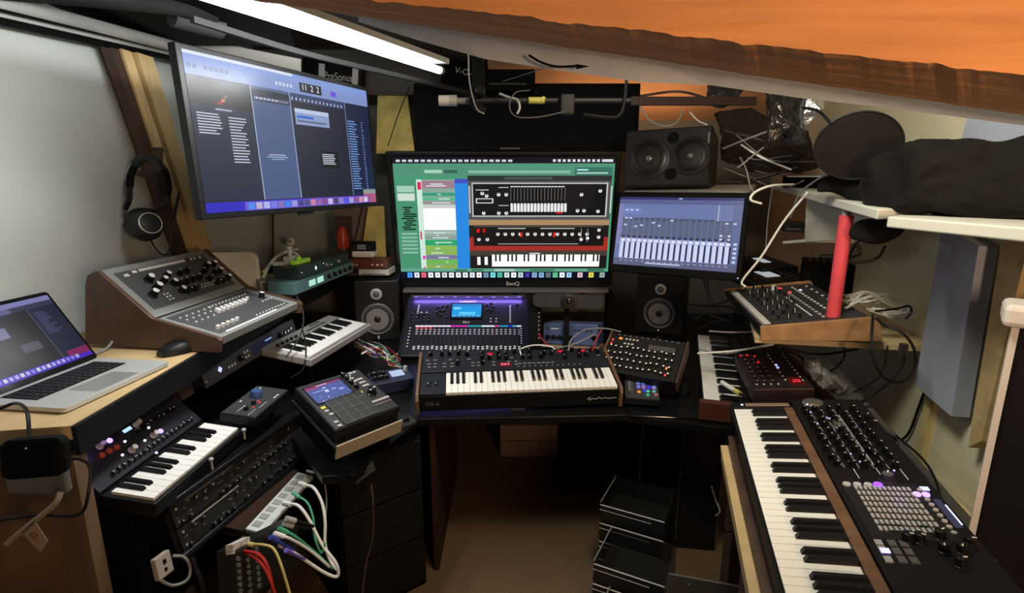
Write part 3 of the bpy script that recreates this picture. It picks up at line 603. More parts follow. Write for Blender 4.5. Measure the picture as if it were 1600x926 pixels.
L += [(.185+k*.0375,.008,.215+k*.0375,.054,c_) for k, c_ in enumerate(dc)]
screen(lm, .018, .02, w-.036, h-.038, .001, D1, L, s=.9)
text(lm, '11  2  2', .032, (.018+(w-.036)*.6,.02+(h-.038)*.915,.002), glow((.85,.9,1)), name='counter')
MB().box(w*.46,-.012,-.02,w*.54,0,-.004).build('sensor_tab', [black], lm)
MB().box(w*.35,h*.3,-.12,w*.65,h*.7,-.0355).build('wall_bracket', [blackm], lm); MB().box(w*.47,h*.4,-.6,w*.53,h*.55,-.1205).build('wall_arm', [blackm], lm)
# headphones on a hook
HP = Tp(236,345,2.55)
t = thing('headphone_hook', 'brown metal hook plate screwed to the pine post', 'hook', frame(Tp(228,268,2.32),Tp(256,268,2.3),Tp(230,236,2.32))[0])
MB().box(0,-.01,0,.085,.1,.012).build('plate', [mat('brown_plate', (.08,.045,.03), .5)], t, bev=.002)
MB().lathe([(.006,0),(.005,.003)],10).build('screw', [alu], t, loc=(.04,.06,.012)); MB().box(.02,-.03,.01,.065,-.012,.07).build('arm', [brown], t)
t = thing('headphones', 'black over-ear headphones hanging on the pine post', 'headphones', frame(Tp(203,292,2.2), Tp(280,292,2.12), Tp(203,215,2.2))[0])
band = [(.0,-.0),(.003,.05),(.03,.09),(.085,.115),(.14,.1),(.185,.06),(.205,.0),(.2,-.03)]
MB().tube([(x,y,0) for x,y in band], .013, 10).build('headband', [blackm], t, smooth=True)
MB().tube([(x,y+.0,.006) for x,y in band[2:6]], .017, 10).build('headband_pad', [charcoal], t, smooth=True)
MB().tube([(.0,.0,0),(.0,-.05,0),(-.02,-.09,0)], .01, 8).build('yoke', [black], t, smooth=True)
MB().tube([(.2,-.02,0),(.205,-.06,0),(.17,-.09,.02),(.12,-.1,.03)], .008, 8).build('yoke', [black], t, smooth=True)
ER = Matrix.Translation((.15,-.15,.03)) @ Matrix.Rotation(radians(70), 4, 'Y') @ Matrix.Rotation(radians(-12), 4, 'X')
MB().lathe([(.045,-.06),(.058,-.052),(.06,-.03),(.055,-.022),(.056,-.01),(.048,.012),(.04,.018)],24,0,ER).build('ear_cup', [charcoal], t, smooth=True)
MB().tube([ER @ Vector((.04*cos(pi*k/12), .04*sin(pi*k/12), .018)) for k in range(25)], .0022, 6, smooth=False).build('cup_ring', [alu], t, smooth=True)
ER2 = Matrix.Translation((.06,-.14,-.02)) @ Matrix.Rotation(radians(78), 4, 'Y')
MB().lathe([(.042,-.05),(.056,-.04),(.06,-.02),(.058,.02),(.045,.03)],24,0,ER2).build('ear_cup', [black], t, smooth=True)
cable('cable', 'black headphone cord hanging down the pine post', pc([(265,352,2.12),(272,330,2.12),(280,300,2.12),(272,345,2.15),(264,395,2.15),(266,410,2.15)]), .0035, black)
cable('cable', 'thin cord looping from the headphones behind the grey console', pc([(232,358,2.2),(238,380,2.2),(252,397,2.2),(262,396,2.2),(266,388,2.2),(276,390,2.2),(285,398,2.2)]), .0035, black)

# ================================================================== RIGHT MONITOR
M, w, h = frame(Tp(950,424,2.62), Tp(1158,438,2.33), Tp(966,298,2.62), Tp(1172,302,2.33))
rm = thing('computer_monitor', 'right monitor showing a grey mixer with white faders', 'monitor', M)
MB().box(0,0,-.03,w,h,0).build('bezel', [blackm], rm, bev=.004)
R_ = [(0,.96,1,1,(.2,.2,.42)),(0,.9,1,.955,(.35,.38,.55)),(0,.3,.04,.9,(.5,.5,.7)),(.0,.0,1,.1,(.36,.37,.5)),(.04,.1,.92,.4,(.62,.65,.85)),(.93,.1,1,.9,(.38,.42,.6)),(.82,.4,.825,.9,(.8,.82,.9)),(.04,.75,.2,.84,(.45,.5,.75))]
for k in range(19):
    x = .045+k*.0475; R_ += [(x,.42,x+.04,.7 if k < 16 else .68,(.3,.33,.42)),(x+.002,.44,x+.038,.66,(.36,.39,.5)),(x+.002,.105,x+.03,.34,(.82,.85,.97)),(x+.031,.105,x+.044,.34,(.12,.14,.25)),(x+.005,.35,x+.035,.385,(.9,.92,.98)),(x+.005,.4,x+.035,.43,(.2,.22,.32)),(x+.008,.06,x+.03,.075,(.6,.62,.72))]
R_ += [(x,y_,x+.025,y_+.02,(.8,.83,.95)) for x, y_ in ((.06,.8),(.1,.8),(.15,.8),(.06,.68),(.1,.68),(.06,.58),(.15,.56),(.2,.58),(.3,.62),(.35,.58),(.45,.66),(.88,.64),(.94,.64))]+[(.85+.06*i,.42+.05*j,.87+.06*i,.445+.05*j,(.85,.87,.95)) for i in range(2) for j in range(2)]+[(.96,.12+.06*j,.985,.15+.06*j,(.8,.83,.95)) for j in range(5)]
R_ += [(.28,.035,.57,.055,(.75,.77,.88)),(.5,.975,.53,.985,(.9,.9,.95))]
screen(rm, .018, .035, w-.04, h-.06, .001, (.42,.47,.66), R_, s=.95)
inst('power_led', MB().lathe([(.003,0),(.003,.002)],8).mesh('led', glow((.8,.85,1))), rm, (w-.012,.012,0))
MB().box(w*.4,h*.3,-.3,w*.6,h*.7,-.0305).build('wall_bracket', [blackm], rm)
# ================================================================== BIG TWIN SPEAKER AND ITS SHELF
M, w, h = frame(Tp(977,293,2.86), Tp(1112,287,2.67), Tp(975,203,2.86), Tp(1110,197,2.67))
t = thing('studio_speaker', 'large black speaker with twin woofers on the white shelf', 'speaker', M)
MB().box(0,0,-.28,w,h,0).build('cabinet', [mat('satin_black', (.016,.0155,.015), .45)], t, bev=.008)
def drv(cx, cy, r):
    T = Matrix.Translation((cx,cy,0))
    MB().lathe([(r,0),(r*.99,.006),(r*.93,.008)],40,0,T).build('driver_frame', [mat('satin_black2', (.016,.016,.016), .4)], t, smooth=True)
    MB().lathe([(r*.86,.006),(r*.8,.009),(r*.5,.0078),(r*.3,.0075)],40,0,T).build('cone', [mat('black_cone', (.009,.009,.0095), .3)], t, smooth=True)
    MB().lathe([(r*.16,.0074),(r*.13,.014),(r*.04,.017)],20,0,T).build('dust_cap', [mat('cap_sheen', (.12,.12,.12), .25)], t, smooth=True)
drv(w*.3, h*.48, h*.36); drv(w*.8-.01, h*.5, h*.33)
for y_ in (.2,.82): MB().lathe([(h*.1,0),(h*.1,.003),(h*.08,.004),(h*.075,.001)],24,0,Matrix.Translation((w*.565,h*y_,0))).build('bass_port', [blackm], t, smooth=True)
MB().box(w*.955,h*.7,0,w*.972,h*.88,.001).build('badge', [grey], t)
a, b_ = Tp(966,298,2.9), Tp(1215,300,2.45)
t = thing('wall_shelf', 'white shelf holding the large twin speaker', 'shelf', frame(Tp(966,302,2.82), Tp(1180,300,2.5), Tp(966,290,3.2))[0])
MB().box(0,0,-.022,.62,.34,0).build('board', [mat('white_shelf', (.62,.6,.56), .5)], t, bev=.002)
MB().box(.02,.3,-.2,.05,.34,-.0225).build('bracket', [blackm], t)

# ================================================================== UPPER RIGHT SHELVES, CABINET, BAG
def slab(name, P, th, m, label, cat, bev=.004):   # P: 4 points of the top, counter-clockwise
    t = tag(MB().hexa([p-Vector((0,0,th)) for p in P]+list(P)).build(name, m, bev=bev), label, cat); return t
whs = mat('white_shelf2', (.6,.6,.54), .45)
f0, f1 = Tp(1212,287,2.75), Tp(1372,327,1.55)
slab('wall_shelf', [f1, f1+Vector((.32,.08,.01)), f0+Vector((.34,.06,.0)), f0], .03, [whs], 'white rounded shelf above the red pole', 'shelf')
g0, g1 = Tp(1387,338,1.5), Tp(1680,362,1.05)
slab('wall_shelf', [g1, g1+Vector((.3,.3,.0)), g0+Vector((.36,.3,0)), g0], .03, [whs], 'white shelf carrying the black bag at far right', 'shelf')
# cabinet under
M, w, h = frame(Tp(1257,378,2.35), Tp(1345,371,2.0), Tp(1258,302,2.35))
t = thing('wall_cabinet', 'white open cabinet box hanging under the right shelf', 'cabinet', M)
MB().box(0,0,-.014,w+.05,h,0).build('side_panel', [mat('cabinet_white', (.5,.5,.45), .5)], t)
MB().box(-.17,0,-.3,-.001,.012,0).build('bottom_panel', [white], t); MB().box(-.012,.013,-.25,0,h,-.0145).build('side_panel', [white], t)
MB().lathe([(.005,0),(.004,.002)],8).build('screw', [dgrey], t, loc=(.03,h*.93,0))
t = fbox('router', 'black router box inside the white hanging cabinet', 'router', Tp(1240,362,2.5), .09,.12,.04, radians(-20), black)
MB().box(-.03,-.001,.01,.03,0,.015).build('light_bar', [dgrey], t)
# bag
def loft(name, secs, mats, n=20, amp=.0, seed=0, nf=9):
    b = MB(); vs = []; fs = []
    for (c, ry, rz, *k) in secs:
        for i in range(n):
            a = 2*pi*i/n; ca, sa = cos(a), sin(a); e = .75
            p = Vector(c)+Vector((0, ry*math.copysign(abs(ca)**e, ca), rz*math.copysign(abs(sa)**e, sa)))
            q = p*nf; p += Vector((noise.noise(q+Vector((seed,0,0))), noise.noise(q+Vector((0,seed+5,0))), noise.noise(q+Vector((0,0,seed+9)))))*amp; vs.append(p)
    m = len(secs)
    for k in range(m-1):
        for i in range(n): j = (i+1)%n; fs.append((k*n+i, k*n+j, (k+1)*n+j, (k+1)*n+i))
    fs += [tuple(range(n-1,-1,-1)), tuple(range((m-1)*n, m*n))]
    o = b.add(vs, fs).build(name, mats, smooth=True); s_ = o.modifiers.new('subdivision', 'SUBSURF'); s_.levels = 1; s_.render_levels = 2; return o
cloth = mat('black_cloth', (.0045,.0036,.003), .9, noise_amt=.3, nscale=8, bump=.3)
secs = []
for (x, yt, yb, t_) in ((1372,262,330,1.62),(1385,232,336,1.6),(1410,212,337,1.57),(1452,209,339,1.52),(1500,213,342,1.47),(1550,216,344,1.4),(1600,208,346,1.34),(1660,195,350,1.28),(1720,190,352,1.22)):
    T_, B_ = Tp(x, yt, t_), Tp(x, yb, t_); secs.append(((T_+B_)/2, .13, (T_.z-B_.z)/2))
o = loft('cloth_bag', secs, [cloth], 48, .03, 3, 7)
tx = bpy.data.textures.new('folds', 'CLOUDS'); tx.noise_scale = .11; tx.noise_depth = 3; d_ = o.modifiers.new('folds', 'DISPLACE'); d_.texture = tx; d_.strength = .06; d_.mid_level = .6; d_.texture_coords = 'GLOBAL'; tag(o, 'crumpled black cloth bag lying on the upper right shelf', 'bag')
st = [Tp(1282,296,1.9), Tp(1300,282,1.88), Tp(1330,290,1.84), Tp(1352,305,1.82), Tp(1372,318,1.75)]
secs = [(p, r_, r2) for p, r_, r2 in zip(st, (.03,.06,.06,.06,.05), (.015,.035,.045,.045,.04))]
o = loft('cloth_pouch', secs, [cloth], 14, .012, 8, 16); tag(o, 'small black cloth pouch beside the bag at the shelf end', 'pouch')
secs = []
for (x, yt, yb, t_) in ((1338,340,372,1.75),(1348,335,384,1.74),(1370,336,382,1.72),(1392,340,372,1.7),(1405,345,358,1.68)):
    T_, B_ = Tp(x, yt, t_), Tp(x, yb, t_); secs.append(((T_+B_)/2, .05, (T_.z-B_.z)/2))
o = loft('hanging_pouch', secs, [cloth], 18, .02, 2, 14); tag(o, 'black pouch hanging below the right shelf ends', 'pouch')
# pop filter
c = Tp(1340,228,1.75); M, _, _ = frame(c, Tp(1400,222,1.7), Tp(1335,170,1.73))
t = thing('pop_filter', 'round black pop filter in front of the shelf bag', 'pop filter', M)
r_ = 60/FPX*1.73
MB().tube([(r_*cos(a), r_*.86*sin(a), 0) for a in [2*pi*k/36 for k in range(37)]], .0035, 8, smooth=False).build('ring', [black], t, smooth=True)
mesh_m = mat('mesh_cloth', (.004,.0035,.004), .35, alpha=.88)
MB().prism([(r_*.97*cos(2*pi*k/36), r_*.84*sin(2*pi*k/36)) for k in range(36)], -.001, .001).build('mesh', [mesh_m], t)
MB().tube([(-r_*.6,r_*.62,0),(-r_*.9,r_*1.0,.0),(-r_*1.3,r_*1.15,.02)], .005, 8).build('gooseneck', [black], t, smooth=True)
# plastic strips hanging (black bin liner like) and foil
def ragged(name, pts, tt, m, label, cat, amp=.02, seed=1):
    # crumpled sheet with thickness between an outline (pixels)
    n = len(pts); P = [Tp(x, y, tt+.05*noise.noise(Vector((x*.05,y*.05,seed)))) for x, y in pts]; c = sum(P, Vector())/n
    vs = P+[c+Vector((0,-.04,0))]+[p+Vector((0,.03,0)) for p in P]+[c+Vector((0,.05,0))]
    fs = [(i,(i+1)%n,n) for i in range(n)]+[((i+1)%n+n+1,i+n+1,2*n+1) for i in range(n)]+[(i,i+n+1,(i+1)%n+n+1,(i+1)%n) for i in range(n)]
    o = MB().add(vs, fs).build(name, m); s_ = o.modifiers.new('subdivision','SUBSURF'); s_.subdivision_type = 'SIMPLE'; s_.levels = 3; s_.render_levels = 3
    tx = bpy.data.textures.new('crumple', 'CLOUDS'); tx.noise_scale = .035; d_ = o.modifiers.new('crumple', 'DISPLACE'); d_.texture = tx; d_.strength = amp; d_.texture_coords = 'GLOBAL'
    return tag(o, label, cat)
shiny = mat('shiny_black_film', (.012,.011,.011), .18, bump=.5, nscale=30)
ragged('plastic_film', [(1200,138),(1262,148),(1255,190),(1262,222),(1240,226),(1225,205),(1215,226),(1200,228),(1206,180)], 2.0, [shiny], 'shiny black plastic film hanging in strips from the mic boom', 'plastic')
ragged('plastic_film', [(1110,126),(1168,134),(1146,160),(1132,168),(1108,164)], 2.05, [shiny], 'torn black plastic flap wrapped over the mic boom', 'plastic', .012, 2)
ragged('foil', [(1262,148),(1292,150),(1286,170),(1272,186),(1258,200),(1256,178)], 1.9, [mat('crumpled_foil', (.5,.5,.5), .25, .9, bump=.8, nscale=40)], 'piece of crumpled silver foil beside the black plastic film', 'foil', .012, 4)
ragged('dark_cloth', [(1120,176),(1170,168),(1210,186),(1262,205),(1280,262),(1250,270),(1180,268),(1130,250),(1128,200)], 2.6, [mat('dark_brown_cloth', (.022,.014,.011), .9)], 'dark brown cloth heaped behind the boom on the shelf', 'cloth', .03, 5)

# ================================================================== STRIP LIGHT, RAIL, BOOM
tm = glow((1,1,.98), 14)
def tubeL(name, a, b, r, m, n=10): return MB().tube([a,b], r, n, smooth=False).build(name, m, smooth=True)
t = thing('strip_light', 'glowing white strip light under the dark roof at upper left', 'light', Matrix.Identity(4))
a, b_ = Tp(255,-28,1.45), Tp(688,110,2.55)
tt_ = tubeL('tube', a, b_, .016, [tm]); tt_.parent = t
a2, b2 = Tp(285,-26,1.45), Tp(600,72,2.4); tt_ = tubeL('tube', a2+Vector((.03,0,.0)), b2+Vector((.02,0,0)), .012, [tm]); tt_.parent = t
hs = MB(); dv = Vector((0,0,.03)); sd = Vector((.045,.02,0))
bar(hs, a+Vector((.01,.03,.05)), b_+Vector((.0,.03,.045)), Vector((.04,0,0)), Vector((0,0,.012)))
hs.build('housing', [white], t); 
MB().tube([b_-(b_-a)*.004, b_+(b_-a)*.012], .017, 10, smooth=False).build('end_cap', [grey], t, smooth=True)
# dark metal rail below the light
t = tag(MB().tube([Tp(300,30,1.6), Tp(470,82,2.0), Tp(600,113,2.35), Tp(745,148,2.7)], .013, 4).build('metal_rail', [mat('dull_metal', (.012,.012,.012), .6)]), 'grey metal rail running under the strip light', 'rail')
t = tag(MB().tube([Tp(-20,-20,1.5), Tp(260,8,1.85), Tp(330,26,2.05)], .03, 14).build('fabric_roll', [mat('black_roll', (.015,.015,.014), .8)], smooth=True), 'rolled black fabric above the grey sheet wall', 'fabric')
t = tag(MB().tube([Tp(268,22,2.0), Tp(345,42,2.15)], .045, 14).build('grey_sleeve', [dgrey], smooth=True), 'dark grey sleeve at the start of the metal rail', 'sleeve')
t = tag(MB().box(0,0,0,.1,.03,.07).build('roof_lining', [darkwood]), 'dark wooden roof lining between strip light and rafter', 'roof'); bpy.data.objects.remove(t)
Pq = [Tp(300,-30,2.2), Tp(560,28,2.5), Tp(745,78,2.9), Tp(745,108,3.6), Tp(560,76,3.4), Tp(300,10,3.2)]
struct(MB().add(Pq+[p+Vector((0,0,.03)) for p in Pq], [(0,1,2,3,4,5),(11,10,9,8,7,6)]+[(i,i+6,(i+1)%6+6,(i+1)%6) for i in range(6)]).build('trim_8', [mat('roof_felt', (.09,.085,.08), .8)]))
# vertical black bracket + clamp
M, w, h = frame(Tp(738,160,1.9), Tp(757,160,1.9), Tp(738,72,1.9))
t = thing('ceiling_bracket', 'black vertical bracket holding the microphone boom', 'bracket', M)
MB().box(0,-.01,-.02,w,h+.03,0).build('upright', [blackm], t, bev=.002)
MB().tube([(.01,.02,.01),(.0,-.01,.03),(.045,-.04,.03)], .013, 8).build('clamp', [black], t, smooth=True)
MB().lathe([(.018,0),(.018,.03),(.012,.035)],12,0,Matrix.Translation((.03,.03,.005))).build('thumb_screw', [black], t, smooth=True)
bm_ = mat('boom_brown', (.015,.006,.005), .5)
a, b_ = Tp(752,157,1.88), Tp(1200,156,2.0)
t = thing('microphone_boom', 'dark horizontal microphone boom arm below the grey board', 'boom arm', Matrix.Identity(4))
MB().tube([Tp(735,157,1.9), Tp(990,157,1.93)], .0095, 10, smooth=False).build('inner_tube', [charcoal], t, smooth=True)
bb = MB(); bar(bb, Tp(985,158,1.93), Tp(1180,158,2.0), Vector((0,0,.014)), Vector((0,.014,0))); bb.build('outer_tube', [bm_], t)
MB().tube([Tp(880,157,1.915), Tp(895,157,1.92)], .016, 10, smooth=False).build('collar', [black], t, smooth=True)
MB().tube([Tp(846,155,1.9), Tp(850,158,1.9)], .0135, 10, smooth=False).build('yellow_band', [yellow], t, smooth=True)
MB().tube([Tp(826,157,1.9), Tp(851,157,1.9)], .012, 10, smooth=False).build('joint', [yellow], t, smooth=True)
bb = MB(); bar(bb, Tp(876,163,1.89), Tp(897,163,1.89), Vector((0,0,.033)), Vector((0,.015,0))); bb.build('clamp_block', [black], t, bev=.003)
t = thing('microphone', 'silver-headed microphone at the left end of the boom', 'microphone', Matrix.Identity(4))
MB().tube([Tp(703,157,1.9), Tp(735,158,1.9)], .011, 12, smooth=False).build('body', [grey], t, smooth=True)
mg = Tp(694,157,1.9)
MB().tube([Tp(686,157,1.9), Tp(688,157,1.9), Tp(696,157,1.9), Tp(704,157,1.9)], .0175, 14).build('grille', [mat('silver_grille', (.75,.75,.75), .35, .3)], t, smooth=True)
MB().tube([Tp(703,157,1.9), Tp(714,157,1.9)], .0185, 14, smooth=False).build('collar', [alu], t, smooth=True)
# more yokes and clamps
t = tag(MB().tube([Tp(780,146,1.86), Tp(795,152,1.86), Tp(808,156,1.86), Tp(812,168,1.86), Tp(808,178,1.86)], .0045, 8).build('clip', [grey], smooth=True), 'silver wire clip on the boom left of the yellow band', 'clip')
cable('cable', 'black hooked rod rising from the boom right end', pc([(979,108,1.9),(978,140,1.9),(974,168,1.9),(965,182,1.9),(945,183,1.9),(912,179,1.9)]), .0055, black, 'rod')
cable('cable', 'thin black wire looping under the boom', pc([(828,141,1.85),(805,145,1.85),(796,165,1.85),(806,182,1.85),(840,183,1.85),(880,175,1.85)]), .0022, dgrey)
cable('cable', 'thin wire slanting up to the drawn arrow', pc([(786,127,1.8),(840,110,1.6),(888,94,1.3)]), .0016, dgrey)
cable('cable', 'silver wire running along the black bracket', pc([(732,78,1.85),(733,120,1.85),(737,145,1.85),(745,170,1.85),(757,178,1.85)]), .0025, grey)
for k, pts in enumerate([[(1000,165,2.2),(1030,190,2.3),(1060,180,2.3),(1075,165,2.3)],[(1065,168,2.3),(1090,165,2.3),(1115,180,2.3)]]): pass
lab = ['thin grey cable drooping over the large twin speaker','grey cable crossing behind the plastic film','white wire slanting from the film to the shelf end','pair wire hanging beside the twin speaker','cable curving down behind the twin speaker','long pale cable falling from the shelf end to the black devices','thin cord hanging beside the right monitor','grey lead from the film toward the cloth','white cable loop at the shelf corner','thin pale lead over the white cabinet']
cb = [([(1000,165,2.4),(1015,188,2.4),(1040,197,2.4),(1058,190,2.4),(1068,170,2.4)],.003,grey),
 ([(1130,232,2.3),(1160,220,2.2),(1200,205,2.1)],.004,grey),
 ([(1158,226,2.3),(1190,246,2.2),(1236,265,2.2)],.004,white),
 ([(1078,175,2.5),(1090,188,2.5),(1105,195,2.5)],.003,white),
 ([(1156,245,2.4),(1166,265,2.4),(1172,290,2.4),(1178,300,2.4)],.0035,grey),
 ([(1262,300,2.1),(1225,345,2.15),(1190,400,2.2),(1160,438,2.25),(1165,448,2.25)],.0045,white),
 ([(1208,286,2.5),(1200,340,2.5),(1196,395,2.5)],.0025,grey),
 ([(1200,225,2.2),(1180,240,2.2),(1162,255,2.2),(1152,262,2.2)],.003,grey),
 ([(1240,288,2.3),(1205,290,2.2),(1180,300,2.2),(1173,312,2.2),(1190,318,2.2)],.005,white),
 ([(1296,270,1.9),(1270,285,2.0),(1248,305,2.1),(1235,340,2.2)],.0035,grey)]
for l_, (p_, r_, m_) in zip(lab, cb): cable('cable', l_, pc(p_), r_, m_)
r7 = random.Random(21)
for k in range(9):
    x0_, y0_ = r7.uniform(1120,1180), r7.uniform(200,290); x1_, y1_ = r7.uniform(1195,1275), r7.uniform(225,300)
    cable('cable', ['thin brown lead','thin grey lead','thin black lead'][k%3]+[' nearest the twin speaker',' in the middle of the tangle',' nearest the pop filter'][k//3]+' in the dark tangle over the shelf', pc([(x0_,y0_,2.45),((x0_+x1_)/2+r7.uniform(-14,14),(y0_+y1_)/2+r7.uniform(-5,22),2.4),(x1_,y1_,2.2)]), .0028, [mat('brown_lead', (.12,.07,.05), .5), grey, black][k%3])
t = fbox('cable_box', 'dark low box on the shelf left of the pop filter', 'box', Tp(1255,293,2.45), .17, .1, .05, radians(-25), blackm); MB().box(-.07,-.002,.046,.07,.02,.052).build('lid_edge', [white], t)
# rod leaning from shelf
cable('rod', 'dark square rod crossing behind the twin speaker top', pc([(1000,150,2.6),(1060,143,2.6),(1110,155,2.5)]), .006, brown, 'rod')
# ================================================================== MIXER
M, w, d = zq((627,556), (827,556), (637,464), .745, .97, (821,464))
mx = thing('mixing_console', 'black digital mixer with blue display and coloured strip in front of the middle monitor', 'mixer', M)
mxm = mat('mixer_face', (.016,.016,.024), .35)
MB().box(0,0,-.024,w,d,0).build('body', [mxm], mx, bev=.004)
for x in (-.006, w): MB().box(x-.004,-.005,-.027,x+.01,d+.005,.006).build('side_cheek', [black], mx, bev=.003)
MB().box(.01,d-.012,.0,w-.01,d,.018).build('light_bar', [mat('mixer_hood', (.05,.05,.055), .3)], mx)
vi = glow((.55,.4,1),2.2); 
put('led', box_me('led', .02,.003,.002, vi), mx, [(.04+k*(w-.08)/8,d-.0135) for k in range(9)], .012, 0)
l = bpy.data.lights.new('mixer_glow', 'AREA'); l.energy = 1.3; l.color = (.3,.18,1); l.shape = 'RECTANGLE'; l.size = w*.92; l.size_y = .008
lo_ = bpy.data.objects.new('mixer_glow', l); C.objects.link(lo_); lo_.matrix_world = mx.matrix_world @ Matrix.Translation((w*.5, d-.016, .02)) @ Matrix.Rotation(radians(-35), 4, 'X')
sx0, sx1, sy0, sy1 = w*.375, w*.62, d*.62, d*.86
MB().box(sx0-.008,sy0-.012,0,sx1+.008,sy1+.008,.006).build('display_bezel', [blackg], mx)
screen(mx, sx0, sy0, sx1-sx0, sy1-sy0, .0065, (.1,.6,.88), [(0,.8,1,1,(.15,.5,.8)),(.05,.6,.3,.75,(.5,.85,.95)),(.25,.2,.8,.4,(.35,.8,.95)),(0,0,1,.1,(.1,.4,.6))]+[(.05+.16*k,.1,.15+.16*k,.14,(.7,.9,1)) for k in range(6)], 'display')
cw = (w*.86)/24; cx0 = w*.09
sc = [(.95,.9,.95)]*2+[(.95,.9,.95)]*6+[(.85,.2,.75)]*4+[(.1,.65,.7)]*3+[(.9,.95,.95)]*2+[(.95,.9,.95)]*1+[(.85,.25,.5)]+[(.15,.6,.75)]*2+[(.15,.15,.8)]+[(.3,.7,.8)]+[(.85,.9,.95)]
for k in range(24):
    MB().box(cx0+k*cw+.0008,d*.47,0,cx0+(k+1)*cw-.0008,d*.492,.002).build('scribble_strip', [glow(sc[k],.95)], mx)
put('fader_slot', MB().box(-.0015,0,0,.0015,d*.24,.0006).mesh('fader_slot', blackm), mx, [(cx0+(k+.5)*cw,d*.085) for k in range(24)], 0, 0)
put('fader', MB().box(-.006,-.011,0,.006,.011,.009,0).box(-.006,-.002,.009,.006,.002,.0096,1).mesh('fader', [mat('fader_grey', (.6,.6,.65), .4), black]), mx, [(cx0+(k+.5)*cw,d*.11+(0.004*(k%3==1))) for k in range(24)], .0006, 0)
put('button', box_me('button', cw*.5,.008,.002, mat('btn_grey', (.35,.35,.42), .4)), mx, [(cx0+(k+.5)*cw,d*.42) for k in range(24)]+[(cx0+(k+.5)*cw,d*.385) for k in range(24)]+[(cx0+(k+.5)*cw,d*.35) for k in range(24)], 0, 0)
put('mute_button', box_me('mute_button', cw*.6,.008,.0025, glow((.95,.25,.35),.9)), mx, [(cx0+(k+.5)*cw,d*.447) for k in range(4)], 0, 0)
kn = knob_me(.0075,.012,black)
put('knob', kn, mx, [(w*.055+.03*i,d*(.56+.055*j)) for i in range(4) for j in range(3)]+[(w*.28+.02*cos(a),d*.74+.035*sin(a)) for a in (0,1.2,2.4,3.6,4.8)]+[(w*.28,d*.74),(w*.33,d*.62),(w*.33,d*.82)]+[(w*.69+.02*cos(a),d*.8+.03*sin(a)) for a in (0,1.3,2.6,3.9,5.1)]+[(w*.92,d*.84)], 0)
put('softkey', box_me('softkey', .008,.006,.002, label_w), mx, [(w*.09,d*(.7+.03*k)) for k in range(6)]+[(w*.12+.03*k,d*.72) for k in range(2)]+[(w*.86,d*(.55+.032*k)) for k in range(10)]+[(w*.95,d*(.2+.04*k)) for k in range(8)]+[(w*.7+.03*i,d*(.56+.05*j)) for i in range(2) for j in range(2)]+[(w*.05,d*(.15+.05*k)) for k in range(7)], 0, 0)
text(mx, 'SQ-6', .018, (w*.5,d*.55,.0005), label_w); text(mx, 'ALLEN&HEATH', .014, (w*.5,d*.915,.0005), label_w)
# ================================================================== OB-6 SYNTH
M, w, d = zq((652,616), (968,604), (662,560), .81, .87, (944,551)); d = .29
ob = thing('keyboard_synthesizer', 'black synthesizer with white keys and red digits at front centre of the desk', 'synthesizer', M)
fc = mat('synth_navy', (.014,.0145,.02), .4)
MB().box(0,.0,-.085,w,d,-.012).build('body', [black], ob, bev=.003)
MB().box(.002,d*.5,-.012,w-.002,d,.004).build('control_panel', [fc], ob, bev=.002)
MB().box(.002,.002,-.0118,w*.125,d*.5-.002,-.002).build('wheel_block', [fc], ob, bev=.001)
for x in (-.014, w+.001):
    MM = Matrix(((0,0,1,x),(1,0,0,0),(0,1,0,0),(0,0,0,1)))
    MB().prism([(-.02,-.085),(-.018,-.02),(0,.0),(d*.5,.008),(d,.012),(d+.005,-.085)],0,.013,0,MM).build('wood_cheek', [walnut], ob, bev=.002)
keyboard(ob, w*.13, .004, w*.862, 29, d*.47, -.0005, 'F', .58)
put('knob', knob_me(.009,.018,blackm), ob, [(w*x,d*y) for x, y in ((.045,.93),(.105,.93),(.145,.93),(.195,.93),(.24,.93),(.19,.67),(.24,.9),(.32,.9),(.32,.8),(.32,.66),(.36,.78),(.41,.78),(.41,.9),(.45,.88),(.45,.76),(.54,.92),(.54,.78),(.58,.93),(.58,.78),(.64,.78),(.66,.86),(.7,.86),(.77,.86),(.77,.74),(.82,.93),(.86,.9),(.85,.76),(.89,.8),(.93,.93),(.96,.85),(.5,.93))], .004)
put('button', box_me('button', .014,.004,.002, label_g), ob, [(w*x,d*y) for y in (.62,.7) for x in (.04,.07,.12,.16,.27,.3,.38,.46,.5)]+[(w*(.52+.025*k),d*.64) for k in range(8)]+[(w*x,d*.8) for x in (.03,.07,.15,.25,.48,.96)], .004, 0)
put('led', MB().lathe([(.0022,0),(.002,.002)],8).mesh('led', mat('dim_led', (.5,.5,.5), .3)), ob, [(w*(.51+.03*k),d*.57) for k in range(12)], .004)
rd = glow((1,.12,.28),1.6)
dw = MB().box(w*.405,d*.575,.004,w*.475,d*.675,.006); dw.build('display_window', [glow((.35,.0,.08),.9)], ob)
text(ob, '024', .024, (w*.44,d*.625,.0063), glow((1,.45,.55),1.6), name='display_digits')
for x, y in ((.365,.92),(.755,.93),(.88,.93)):
    MB().box(w*x-.014,d*y-.009,.004,w*x+.014,d*y+.009,.006).build('display_window', [glow((.45,.0,.1),1)], ob)
    put('display_digit', MB().box(-.002,-.005,0,.002,.005,.0005).mesh('display_digit', rd), ob, [(w*x-.007+.007*k,d*y) for k in range(3)], .006, 0)
put('pitch_wheel', MB().lathe([(.022,-.006),(.023,0),(.022,.006)],20,0,Matrix.Rotation(pi/2,4,'Y')).mesh('pitch_wheel', blackg), ob, [(w*.045,d*.25),(w*.085,d*.25)], -.012, 0)
Rf = (pi/2,0,0)
text(ob, 'OB-6', .026, (.05,-.0008,-.05), mat('logo_grey', (.12,.12,.12), .5), rot=Rf)
